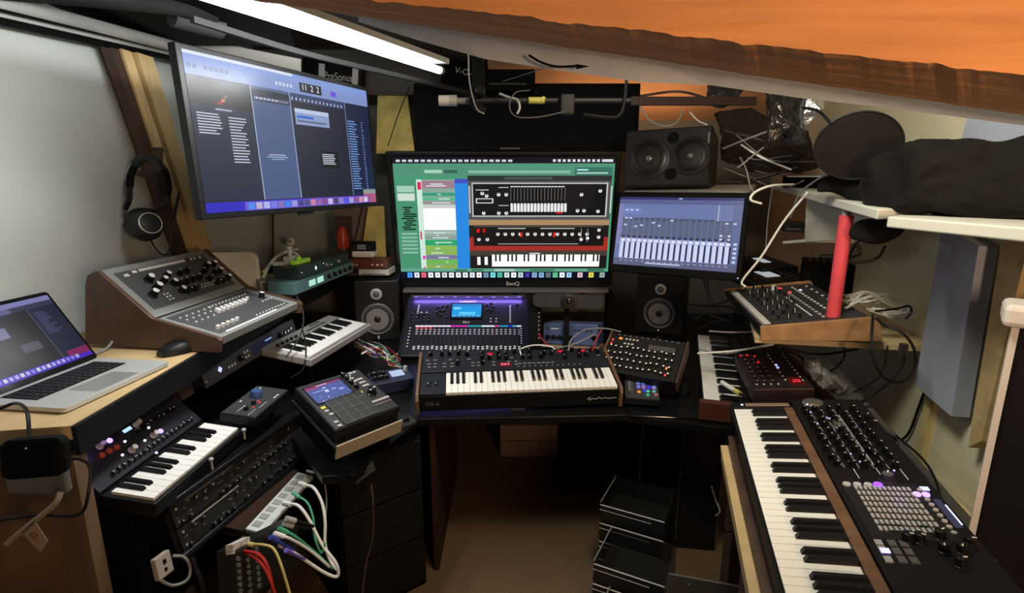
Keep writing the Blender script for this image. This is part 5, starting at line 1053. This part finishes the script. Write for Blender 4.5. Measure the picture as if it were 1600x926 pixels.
# ================================================================== RED STAGE KEYBOARD (behind)
M, w, d = zq((1091,528), (1101,634), (1216,526), .79, .79, (1260,600))
w = .95; d = .34
nd = thing('stage_keyboard', 'red-ended stage keyboard with white keys running back behind the big synthesizer', 'keyboard', M)
MB().box(0,0,-.06,w,d,-.012).build('body', [mat('nord_side', (.05,.045,.04), .5)], nd, bev=.003)
keyboard(nd, .01, .0, w-.03, 35, .15, .0, 'F', .62, .014, .01)
MB().box(.0,.155,-.0118,w-.02,d,.01).build('control_panel', [mat('nord_panel', (.03,.03,.032), .4)], nd, bev=.002)
MB().box(w-.018,-.02,-.07,w+.012,d,.012).build('end_cheek', [mat('nord_red', (.07,.02,.012), .4)], nd, bev=.008)
put('knob', knob_me(.01,.014,black), nd, [(w*(.06+.045*k),d*(.62+.13*j)) for k in range(9) for j in range(3)], .01)
put('panel_line', MB().box(-.001,0,0,.001,.16,.0006).mesh('panel_line', label_g), nd, [(w*(.1+.09*k),.165) for k in range(6)], .01, 0)
for k in range(3): cable('cable', ['pale lead lying across the stage keyboard','second pale lead over the stage keyboard keys','grey lead from the stage keyboard to the wooden synthesizer'][k], [pc([(1090,552,2.35),(1120,550,2.3),(1155,547,2.25),(1208,538,2.1)]), pc([(1092,545,2.4),(1130,552,2.3),(1168,545,2.2),(1210,536,2.1)]), pc([(1108,517,2.5),(1140,519,2.45),(1183,518,2.4)])][k], .004, [white, grey, grey][k])
t = tag(MB().tube([Zp(1128,597,.85), Zp(1150,611,.85)], .009, 10, smooth=False).build('marker_pen', [mat('pen_grey', (.6,.6,.58), .4)], smooth=True), 'grey pen with yellow collar lying on the stage keyboard', 'pen')
MB().tube([Zp(1149,610.5,.85), Zp(1156,615,.85)], .0105, 10, smooth=False).build('collar', [yellow], t, smooth=True)
MB().tube([Zp(1156.3,615.2,.85), Zp(1168,622,.85)], .005, 8, smooth=False).build('tip', [black], t, smooth=True)
# ================================================================== DARK BOX WITH RED LIGHTS
M, w, d = zq((1150,558), (1180,613), (1218,545), .9, .92, (1261,601))
d = max(d,.2)
rb = thing('desktop_synthesizer', 'dark desktop synthesizer with red lights standing on the stage keyboard', 'synthesizer', M)
MB().box(0,0,-.055,w,d,0).build('body', [mat('redbox_case', (.025,.012,.012), .4)], rb, bev=.004); MB().box(.006,.006,0,w-.006,d-.006,.0015).build('face', [mat('redbox_face', (.018,.013,.014), .35)], rb)
put('knob', knob_me(.006,.01,black,mat('dim_red', (.25,.05,.05), .4)), rb, [(w*(.15+.12*i),d*(.12+.13*j)) for i in range(7) for j in range(3)], .0015)
put('button', box_me('button', .007,.005,.002, label_w), rb, [(w*(.1+.1*k),d*.62) for k in range(8)]+[(w*(.1+.09*k),d*.9) for k in range(9)]+[(w*.9,d*(.1+.12*k)) for k in range(4)], .0015, 0)
put('lit_button', box_me('lit_button', .012,.008,.003, glow((.7,.75,1),1.2)), rb, [(w*.4,d*.64),(w*.47,d*.64)], .0015, 0)
put('led', MB().lathe([(.004,0),(.0035,.003)],8).mesh('led', glow((1,.15,.15),2)), rb, [(w*.08,d*.22),(w*.12,d*.35),(w*.3,d*.35),(w*.08,d*.1)], .0015)
MB().box(w*.74,d*.66,.0015,w*.93,d*.9,.003).build('display_window', [glow((.3,0,.02),.8)], rb)
text(rb, 'F2', .035, (w*.835,d*.78,.0034), glow((1,.2,.25),1.8), rz=0, name='display_digits', sx=.8)
MB().box(.02,.01,-.06,w-.02,d-.02,-.0555).build('rubber_feet', [blackm], rb)
t = tag(MB().box(-.018,-.006,-.015,.018,.006,.015).build('metal_jack_plate', [alu], bev=.001), 'little square metal jack plate behind the big synthesizer', 'jack plate'); t.matrix_world = Matrix.Translation(Tp(1251,614,2.05))
# ================================================================== BIG SYNTH (right front)
M, w, d = frame(Zp(1143,630,.9), Zp(1225,926,.9), Zp(1331,625,.945)); w = .97; d = .375
pb_ = thing('keyboard_synthesizer', 'large black and walnut synthesizer with pad matrix at the right front', 'synthesizer', M)
MB().box(0,0,-.075,w,d,-.014).build('body', [black], pb_, bev=.003)
MB().box(.0,0,-.0135,.045,.175,.004).build('left_block', [black], pb_, bev=.002); MB().box(w-.045,0,-.0135,w,.175,.004).build('right_block', [black], pb_, bev=.002)
MB().box(.0,-.006,-.075,w,-.0005,-.002).build('front_lip', [black], pb_, bev=.001)
MB().box(.012,.04,.004,.034,.17,.006).build('touch_bar', [mat('bronze_bar', (.3,.22,.15), .35, .4)], pb_, bev=.002); inst('led', MB().lathe([(.004,0),(.004,.002)],10).mesh('led', glow((.8,.85,1),1.8)), pb_, (.022,.03,.004))
keyboard(pb_, .047, .003, w-.094, 36, .145, .0, 'C', .66, .014, .011)
MB().box(.045,.15,-.0135,w-.045,.176,.006).build('wood_strip', [walnut], pb_, bev=.002)
MB().box(.0,.178,-.0135,w,d,.012).build('control_panel', [mat('poly_face', (.007,.007,.0085), .4, spec=.3)], pb_, bev=.002)
zt_ = .012
mt = MB().lathe([(.03,0),(.03,.004),(.026,.009),(.01,.01)],28).mesh('touch_disc', mat('disc_chrome', (.3,.3,.3), .2, .8)); inst('touch_disc', mt, pb_, (.035,.235,zt_))
put('line_mark', MB().box(-.12,-.0007,0,.12,.0007,.0006).mesh('line_mark', label_w), pb_, [(.24,.235),(.24,.285),(.24,.335),(.36,.235),(.36,.285),(.36,.335)], zt_, 0)
km_ = knob_me(.0085,.016,blackm)
ps = [(.09+.037*i+rnd.uniform(-.005,.005),.2+.032*j+rnd.uniform(-.004,.004)) for i in range(10) for j in range(5)]
put('knob', km_, pb_, ps, zt_)
put('slider', MB().box(-.011,-.0012,0,.011,.0012,.0006).mesh('slider', mat('slider_slot',(.2,.2,.2),.4)), pb_, [(.1+.04*i,.217+.032*j) for i in range(9) for j in range(4)], zt_, 0)
put('led', MB().lathe([(.0025,0),(.0022,.002)],8).mesh('led', glow((.75,.75,1),1.4)), pb_, [(.1,.215),(.18,.215),(.14,.25),(.145,.255),(.22,.26),(.3,.24),(.33,.27),(.38,.3),(.42,.21),(.44,.32),(.09,.3),(.36,.25),(.4,.26),(.13,.31),(.2,.31)], zt_)
put('encoder', knob_me(.014,.018,mat('enc_ring', (.3,.3,.3), .3, .7),black), pb_, [(.2,.262)], zt_)
put('encoder', knob_me(.016,.02,charcoal,dgrey), pb_, [(.49,.29)], zt_)
# pad matrix: columns across depth
px0, px1, py0, py1 = .525, .7, .2, .335
MB().box(.5,.19,zt_,.71,.345,zt_+.0008).build('matrix_panel', [mat('matrix_face', (.014,.014,.015), .4)], pb_)
put('matrix_pad', MB().prism([(-.0068,-.003),(.0068,-.003),(.0068,.003),(-.0068,.003)],0,.003).mesh('matrix_pad', mat('pad_silver', (.36,.36,.36), .4)), pb_, [(px0+(px1-px0)*i/8,py0+.015+(py1-py0-.03)*j/11) for i in range(8) for j in range(12)], zt_+.0008, 0)
put('matrix_button', MB().lathe([(.0055,0),(.005,.003)],12).mesh('matrix_button', mat('pad_silver2', (.36,.36,.36), .4)), pb_, [(px0+(px1-px0)*k/9,py1+.006) for k in range(9)], zt_+.0008)
put('mode_button', MB().lathe([(.009,0),(.008,.003)],14).mesh('mode_button', mat('mode_grey', (.42,.42,.42), .4)), pb_, [(.51,.2),(.51,.222),(.51,.244)], zt_+.0008)
inst('lit_button', MB().lathe([(.01,0),(.0095,.004)],14).mesh('lit_button', glow((.55,.3,1),2.2)), pb_, (.51,.264,zt_+.0008))
put('lit_button', MB().lathe([(.008,0),(.0075,.004)],14).mesh('lit_button', glow((.75,.6,1),2)), pb_, [(.545,.328),(.545,.345)], zt_+.0008)
put('lit_button', box_me('lit_button', .012,.016,.003, glow((.7,.7,1),2)), pb_, [(.52,.352),(.75,.2)], zt_+.0008, 0)
MB().box(.56,.352,zt_,.66,.365,zt_+.001).build('display', [glow((.25,.25,.35),.8)], pb_); MB().box(.58,.366,zt_,.65,.369,zt_+.0012).build('display_line', [glow((.85,.85,1),1.3)], pb_)
put('square_button', box_me('square_button', .016,.013,.003, mat('sq_grey', (.3,.3,.3), .4)), pb_, [(.725,.197),(.745,.197),(.775,.197)], zt_, 0)
put('square_button', box_me('square_button', .018,.014,.003, dgrey), pb_, [(.725+.024*i,.22+.02*j) for i in range(3) for j in range(2)], zt_, 0)
put('knob', knob_me(.011,.02,black), pb_, [(.715,.25),(.715,.27),(.7,.31),(.74,.3),(.74,.33),(.78,.31),(.72,.35),(.2,.35),(.16,.35)], zt_)
l = bpy.data.lights.new('purple_led_glow', 'POINT'); l.energy = .02; l.color = (.35,.2,1); l.shadow_soft_size = .01
lo_ = bpy.data.objects.new('purple_led_glow', l); C.objects.link(lo_); lo_.location = M @ Vector((.53,.3,.05))
# its stand: pine side rail and legs
M2 = M @ Matrix.Translation((0,-.035,-.14))
t = thing('keyboard_stand', 'wooden trestle with pale front rail under the big synthesizer', 'stand', M2)
MB().box(.08,-.012,-.03,w+.1,.012,.03).build('front_rail', [ply], t, bev=.002)
MB().box(.08,.0125,.03,w,.39,.062).build('top_board', [darkwood], t)
inv = M2.inverted()
for (x, y) in ((.12,.06),(.12,.33),(.9,.33)):
    P_ = M2 @ Vector((x,y,.03)); o_ = MB().box(-.03,-.03,0,.03,.03,P_.z-.01).build('leg', [darkwood]); o_.parent = t; o_.matrix_world = Matrix.Translation((P_.x,P_.y,0))
    o_.matrix_parent_inverse = Matrix.Identity(4); o_.matrix_local = inv @ Matrix.Translation((P_.x,P_.y,0))
# speaker-like box below
t = thing('wooden_box', 'open-fronted box with pale edges under the big synthesizer', 'box', Matrix.Translation((.575,1.02,.25)) @ Matrix.Rotation(radians(-12),4,'Z'))
MB().box(0,0,0,.3,.3,.4).build('body', [mat('box_brown', (.07,.04,.03), .5)], t, bev=.003); MB().box(-.006,-.012,0,.01,.012,.405).build('edge', [mat('pale_edge', (.4,.28,.16), .6)], t)
MB().box(-.006,-.012,.4005,.01,.3,.41).build('top_edge', [mat('pale_edge', (.4,.28,.16), .6)], t)
# ================================================================== LOWER RIGHT WALL SHELF, RED POLE, WOODEN SYNTH
z_ = 1.08
P = [Zp(1180,527,z_), Zp(1458,541,z_), Zp(1330,445,z_), Zp(1157,436,z_)]
t = slab('wall_shelf', P, .02, [mat('mdf', (.48,.36,.2), .6, noise_amt=.08)], 'tan board shelf on the right wall carrying the wooden synthesizer', 'shelf', .001)
pp_ = Zp(1297,527,z_)
t = thing('support_pole', 'red foam-covered pole standing on the tan wall shelf', 'pole', Matrix.Translation(pp_))
MB().lathe([(.0225,0),(.0225,.43)],20).build('foam_sleeve', [redpole], t, smooth=True); MB().lathe([(.014,.4301),(.014,.455)],16).build('tube', [grey], t, smooth=True)
M, w, d = zq((1141,463), (1197,516), (1253,434), 1.125, 1.17, (1356,494))
ws = thing('desktop_synthesizer', 'knob-filled synthesizer with wooden ends on the tan wall shelf', 'synthesizer', M)
MB().box(0,0,-.03,w,d,0).build('body', [black], ws, bev=.002); MB().box(.004,.045,0,w-.004,d-.004,.002).build('face', [mat('ws_face', (.03,.03,.033), .4)], ws)
for x in (-.012, w+.0005):
    MM = Matrix(((0,0,1,x),(1,0,0,0),(0,1,0,0),(0,0,0,1)))
    MB().prism([(-.005,-.045),(-.005,.006),(d,.012),(d+.01,.0),(d+.02,-.075)],0,.0115,0,MM).build('wood_end', [mat('oak_end', (.3,.16,.07), .5, noise_amt=.25, nscale=20)], ws, bev=.002)
MB().box(.01,.01,0,w-.01,.014,.001).build('front_line', [grey], ws)
put('touch_key', box_me('touch_key', w*.085,.024,.003, mat('key_grey', (.5,.49,.46), .4)), ws, [(w*(.09+.091*k),.028) for k in range(10)], 0, 0)
tk = MB().lathe([(.0075,0),(.006,.003),(.005,.02)],10,0).box(-.0008,.003,.004,.0008,.0065,.0205,1).mesh('knob', [black, label_w])
put('knob', tk, ws, [(w*(.09+.115*i)+rnd.uniform(-.004,.004),.075+.035*j) for i in range(8) for j in range(3)]+[(w*(.15+.1*i),.19) for i in range(5)], .002)
inst('volume_knob', knob_me(.011,.02,white), ws, (w*.12,d*.52,.002))
put('button', box_me('button', .011,.008,.003, label_w), ws, [(w*(.1+.055*k),d*.74) for k in range(15)]+[(w*(.1+.1*k),d*.9) for k in range(6)], .002, 0)
put('step_button', box_me('step_button', .011,.01,.003, mat('step_grey', (.4,.4,.4), .4)), ws, [(w*(.28+.055*k),d*.62) for k in range(12)], .002, 0)
put('lit_button', box_me('lit_button', .016,.012,.003, glow((1,.3,.25),1.2)), ws, [(w*.1,d*.6),(w*.24,d*.64)], .002, 0)
put('lit_button', box_me('lit_button', .014,.01,.003, glow((.9,.9,1),1)), ws, [(w*.2,d*.78)], .002, 0)
MB().box(w*.3,d*.53,.002,w*.85,d*.545,.0025).build('white_line', [label_w], ws)
# two black units with white screens behind
for k, (fl, fr, bl_, br_, zz, l_) in enumerate((((1158,437),(1200,453),(1200,406),(1262,430),1.125,'black box with white screen nearer the wooden synthesizer'),((1178,416),(1222,430),(1222,384),(1280,403),1.16,'black box with white screen farther back on the right shelf'))):
    M, w, d = zq(fl, fr, bl_, zz, zz+.025, br_); w = max(w,.17); d = max(d*.95,.2) if k == 0 else .19
    t = thing('desktop_synthesizer', l_, 'synthesizer', M); MB().box(0,0,-.035 if k == 0 else -.045,w,d,0).build('body', [black], t, bev=.003)
    MB().box(w*.2,d*.4,0,w*.6,d*.62,.003).build('display', [glow((.72,.74,.76),.8)], t)
    put('knob', knob_me(.007,.014,black), t, [(w*(.2+.2*i),d*(.1+.12*j)) for i in range(4) for j in range(2)], 0)
    put('button', box_me('button', .01,.006,.003, dgrey), t, [(w*(.1+.1*i),d*(.75+.1*j)) for i in range(8) for j in range(2)], 0, 0)
    MB().box(.02,.02,-.046,w-.02,d-.02,-.0355).build('feet', [blackm], t) if k == 0 else MB().box(.02,.02,-.08,w-.02,d-.02,-.0455).build('riser', [blackm], t)
# black gear heap behind the pole
t = thing('amplifier', 'black amplifier box behind the red pole', 'amplifier', Tp(1290,470,2.1) and flat(Zp(1292,462,1.09), radians(-25)))
MB().box(-.11,0,0,.14,.2,.15).build('case', [blackm], t, bev=.004); put('vent', box_me('vent', .012,.1,.001, dgrey), t, [(-.08+.03*k,.1) for k in range(6)], .15, 0)
put('handle', MB().tube([(-.03,0,0),(-.03,0,.02),(.03,0,.02),(.03,0,0)],.004,8).mesh('handle', charcoal, True), t, [(0,.05),(.0,.15)], .15, 0)
# white cable bunch & hanging black cables
r3 = random.Random(11)
for k in range(9):
    a_ = r3.uniform(0,1); pts = [(1322+r3.uniform(-6,8),470+r3.uniform(-10,12),1.95),(1350+r3.uniform(-5,20),462+r3.uniform(-8,12),1.95),(1385+r3.uniform(-5,15),470+r3.uniform(-12,14),1.93),(1415+r3.uniform(-5,12),482+r3.uniform(-8,12),1.9),(1400+r3.uniform(-20,20),492+r3.uniform(-4,4),1.88),(1365+r3.uniform(-10,15),484+r3.uniform(-4,8),1.88)]
    cable('cable', ['white','ivory'][k%2]+' cable in the loose bunch right of the red pole', pc(pts), .0034, [white, mat('ivory_cable', (.55,.52,.42), .5)][k%2], 'cable', 'white cables bunched on the tan shelf')
hang = [('black cable hanging in a big loop below the tan shelf',[(1364,492,1.75),(1362,530,1.7),(1366,565,1.7),(1385,592,1.7),(1410,595,1.7),(1428,575,1.7),(1428,545,1.7),(1410,520,1.72),(1382,508,1.75),(1368,496,1.76)],.0045),
 ('black cable falling from the plug under the tan shelf',[(1412,545,1.78),(1410,570,1.78),(1385,600,1.78),(1355,622,1.8),(1338,632,1.82)],.0055),
 ('thin black cable under the tan shelf',[(1387,540,1.8),(1382,570,1.8),(1372,590,1.8),(1350,605,1.85),(1335,612,1.9)],.003),
 ('black cable slanting down the right wall beside the blue-grey board',None,.0045),
 ('black loop cable below the hanging pouch',[(1336,378,1.9),(1345,395,1.9),(1330,402,1.9),(1320,408,1.9),(1345,410,1.88),(1372,402,1.86),(1383,385,1.8)],.0045),
 ('second black loop cable below the hanging pouch',[(1325,405,1.95),(1335,385,1.95),(1348,372,1.95)],.004),
 ('black curved lead on the bunch of white cables',[(1368,486,1.85),(1400,482,1.85),(1420,478,1.85),(1424,488,1.85),(1415,498,1.85)],.004),
 ('black lead curling behind the dark red-lit synthesizer',[(1320,537,2.0),(1318,560,2.0),(1300,578,2.0),(1275,582,2.0)],.004),
 ('grey lead curving behind the dark red-lit synthesizer',[(1220,545,2.1),(1250,557,2.05),(1262,580,2.0),(1265,592,2.0)],.004),
 ('pale lead running right under the tan shelf edge',[(1219,541,2.1),(1250,549,2.1),(1290,553,2.1),(1340,545,2.1)],.0045),
 ('black cable snaking behind the big synthesizer top edge',[(1345,660,1.7),(1375,672,1.65),(1390,680,1.6),(1402,690,1.55),(1395,705,1.55)],.005),
 ('thin black lead running down the right wall foot',[(1400,680,1.62),(1440,715,1.5),(1462,750,1.4),(1475,800,1.3)],.0035),
 ('black lead drooping between the right speaker and the wall',[(1060,472,2.7),(1100,478,2.6),(1135,470,2.5),(1165,452,2.4)],.004),
 ('black cord hanging from the right monitor',[(1098,430,2.5),(1103,450,2.5),(1108,470,2.5),(1112,495,2.5)],.004),
 ('second black cord hanging from the right monitor',[(1105,430,2.5),(1108,455,2.5),(1118,480,2.5),(1130,492,2.5)],.003),
 ('tangled black lead on the desk behind the stage keyboard',[(1085,500,2.6),(1100,490,2.6),(1120,495,2.6),(1140,505,2.55),(1125,512,2.5)],.004),
 ('black lead coiled on the desk corner',[(1090,515,2.6),(1110,505,2.6),(1135,500,2.55),(1150,512,2.5),(1165,500,2.5)],.003),
 ('black lead winding behind the wooden synthesizer',[(1105,480,2.6),(1130,478,2.6),(1150,485,2.5),(1140,495,2.5)],.0035)]
for l_, p_, r_ in hang: cable('cable', l_, pc(p_) if p_ else [Wp(x_, y_, .012) for x_, y_ in ((1466,548),(1452,590),(1436,635),(1420,676),(1404,690))], r_, black)
t = tag(MB().box(-.01,-.01,-.03,.01,.01,.01).build('plug', [brown], bev=.002), 'brown plug under the tan shelf corner', 'plug'); t.matrix_world = Matrix.Translation(Tp(1412,541,1.78))
# plastic clutter behind the big synthesizer
for k, (x, y, s_) in enumerate(((1290,590,1),(1310,600,.9),(1275,575,.8))):
    ragged('plastic_bag', [(x-14*s_,y-12),(x+4*s_,y-14),(x+16*s_,y+2),(x+14*s_,y+16),(x-4*s_,y+18),(x-14*s_,y+6)], 1.95, [mat('smoky_bag', (.12,.12,.115), .2)], ['crumpled smoky plastic bag behind the dark red-lit synthesizer','second crumpled bag nearest the right wall','small crumpled bag at the back of the heap'][k], 'plastic bag', .015, k)
t = tag(slab('ledge', [Tp(1310,628,1.86), Tp(1545,880,1.28), Tp(1575,870,1.3), Tp(1340,610,1.9)], .02, [mat('dark_ledge', (.05,.045,.04), .5)], 'x', 'ledge'), 'dark narrow ledge between the big synthesizer and the wall', 'ledge')
# ================================================================== FRIDGE AT RIGHT
fz = mat('fridge_black', (.012,.011,.012), .22); fw = mat('fridge_white', (.62,.58,.55), .35)
e0, e1 = Tp(1591,512,1.25), Tp(1508,926,1.25)
a0 = Tp(1582,505,1.2); yaw_ = -atan2(a0.x, a0.y)
fx = thing('fridge', 'black appliance with pale edge strip and worktop at far right', 'fridge', Matrix.Translation((a0.x, a0.y, 0)) @ Matrix.Rotation(yaw_+radians(4),4,'Z'))
MB().box(.0135,.002,.02,.2,.07,a0.z-.006).build('body', [fz], fx)
MB().box(0,-.004,.02,.013,.02,a0.z-.006).build('edge_trim', [fw], fx, label='pale edge strip')
MB().box(-.02,-.03,a0.z-.005,.21,.08,a0.z+.045).build('worktop', [fw], fx, bev=.012)
MB().box(.02,.01,0,.19,.06,.019).build('plinth', [blackm], fx)
# ================================================================== UNDER DESK
t = thing('drawer_cabinet', 'dark cabinet under the desk left of the knee space', 'cabinet', Matrix.Translation((-.62,1.72,0)) @ Matrix.Rotation(radians(38),4,'Z'))
MB().box(0,0,0,.34,.4,.66).build('body', [blackm], t, bev=.003)
for k in range(3): MB().box(.01,-.012,.03+.21*k,.33,-.0005,.23+.21*k).build('drawer', [black], t, bev=.002)
t = thing('keypad', 'small dark key strip hanging under the desk front left', 'keypad', frame(Tp(556,757,1.75), Tp(600,725,1.85), Tp(553,745,1.75))[0])
MB().box(0,0,-.01,.09,.035,0).build('body', [charcoal], t); put('key', box_me('key', .006,.006,.002, dgrey), t, grid(.01,.008,.08,.026,8,3), 0, 0)
cable('cable', 'brown cord hanging down the dark cabinet', pc([(580,755,1.8),(583,790,1.8),(582,840,1.85),(572,880,1.85),(566,930,1.85)]), .0025, mat('brown_cord', (.08,.04,.03), .6))
t = thing('storage_box', 'dull brown box under the back of the desk', 'box', Matrix.Translation((-.07,2.95,.001))); MB().box(0,0,0,.34,.25,.2).build('body', [mat('dull_box', (.2,.14,.11), .6)], t, bev=.004); MB().box(.01,-.002,.1,.33,-.0005,.105).build('seam', [darkwood], t)
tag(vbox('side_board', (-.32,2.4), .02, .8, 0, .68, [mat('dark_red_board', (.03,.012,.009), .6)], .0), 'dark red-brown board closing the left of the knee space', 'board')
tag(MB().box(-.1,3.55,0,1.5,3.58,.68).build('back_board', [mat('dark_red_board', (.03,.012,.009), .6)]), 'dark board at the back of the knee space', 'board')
# clear stacked drawers
glassm = mat('smoked_acrylic', (.02,.018,.017), .08, alpha=.55)
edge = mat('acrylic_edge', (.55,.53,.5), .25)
def tray(P, w, d, h, yaw, label):
    t = thing('acrylic_tray', label, 'tray', flat(P, yaw), 'smoked acrylic trays right of the knee space')
    th = .004
    MB().box(0,0,0,w,d,th).box(0,0,th,th,d,h).box(w-th,0,th,w,d,h).box(th,d-th,th,w-th,d,h).box(th,0,th,w-th,th,h*.85).build('shell', [glassm], t)
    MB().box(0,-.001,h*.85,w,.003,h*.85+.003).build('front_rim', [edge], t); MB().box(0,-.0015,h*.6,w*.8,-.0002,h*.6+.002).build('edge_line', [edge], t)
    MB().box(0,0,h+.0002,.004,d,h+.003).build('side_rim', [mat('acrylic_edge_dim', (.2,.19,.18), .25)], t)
    return t
yw = radians(-27)
P0 = Zp(945,775,.44)
for k, (x, y, z) in enumerate(((.36,1.98,.0),(.3,1.74,.0),(.26,1.52,.0))):
    for j in range(4 if k < 1 else (3 if k == 1 else 2)):
        tray(Vector((x,y,z+.002+.085*j*1.0)), .26, .22, .082, yw, 'smoked acrylic tray, %s of the %s stack right of the knee space' % (['bottom','second','third','topmost'][j], ['rear','middle','front'][k]))
t = thing('glass_cabinet', 'dark glass-fronted cabinet under the right end of the desk', 'cabinet', Matrix.Translation((.56,2.17,0)) @ Matrix.Rotation(radians(-8),4,'Z'))
MB().box(0,0,0,.35,.4,.66).build('body', [blackg], t, bev=.003); MB().box(.01,-.01,.05,.17,-.0005,.62).build('door', [blackg], t, bev=.002); MB().box(.18,-.01,.05,.34,-.0005,.62).build('door', [blackg], t, bev=.002)
for x in (.0,.172,.345): MB().box(x,-.0125,.05,x+.004,-.0105,.6).build('metal_strip', [mat('dim_metal', (.15,.14,.13), .3, .6)], t)
t = thing('plastic_sheet', 'grey translucent plastic sheet standing beside the trays', 'panel', Matrix.Translation((.5,1.5,0)) @ Matrix.Rotation(radians(-15),4,'Z'))
MB().box(0,0,0,.24,.008,.4).build('sheet', [mat('grey_sheet_plastic', (.09,.08,.075), .25)], t, bev=.002); MB().box(.06,-.012,.12,.066,-.0005,.38).build('rail', [mat('dim_metal', (.15,.14,.13), .3, .6)], t)
for k in range(3): cable('cable', ['thin silver chain-like lead beside the plastic sheet','black lead coiled on the floor box','white lead loop under the trestle rail'][k], [pc([(1112,760,1.75),(1118,780,1.75),(1125,798,1.72),(1118,806,1.7)]), pc([(1120,810,1.7),(1135,830,1.7),(1150,828,1.7)]), pc([(1135,812,1.7),(1145,822,1.7),(1152,835,1.7),(1138,826,1.7)])][k], .003, [dgrey, black, dgrey][k])
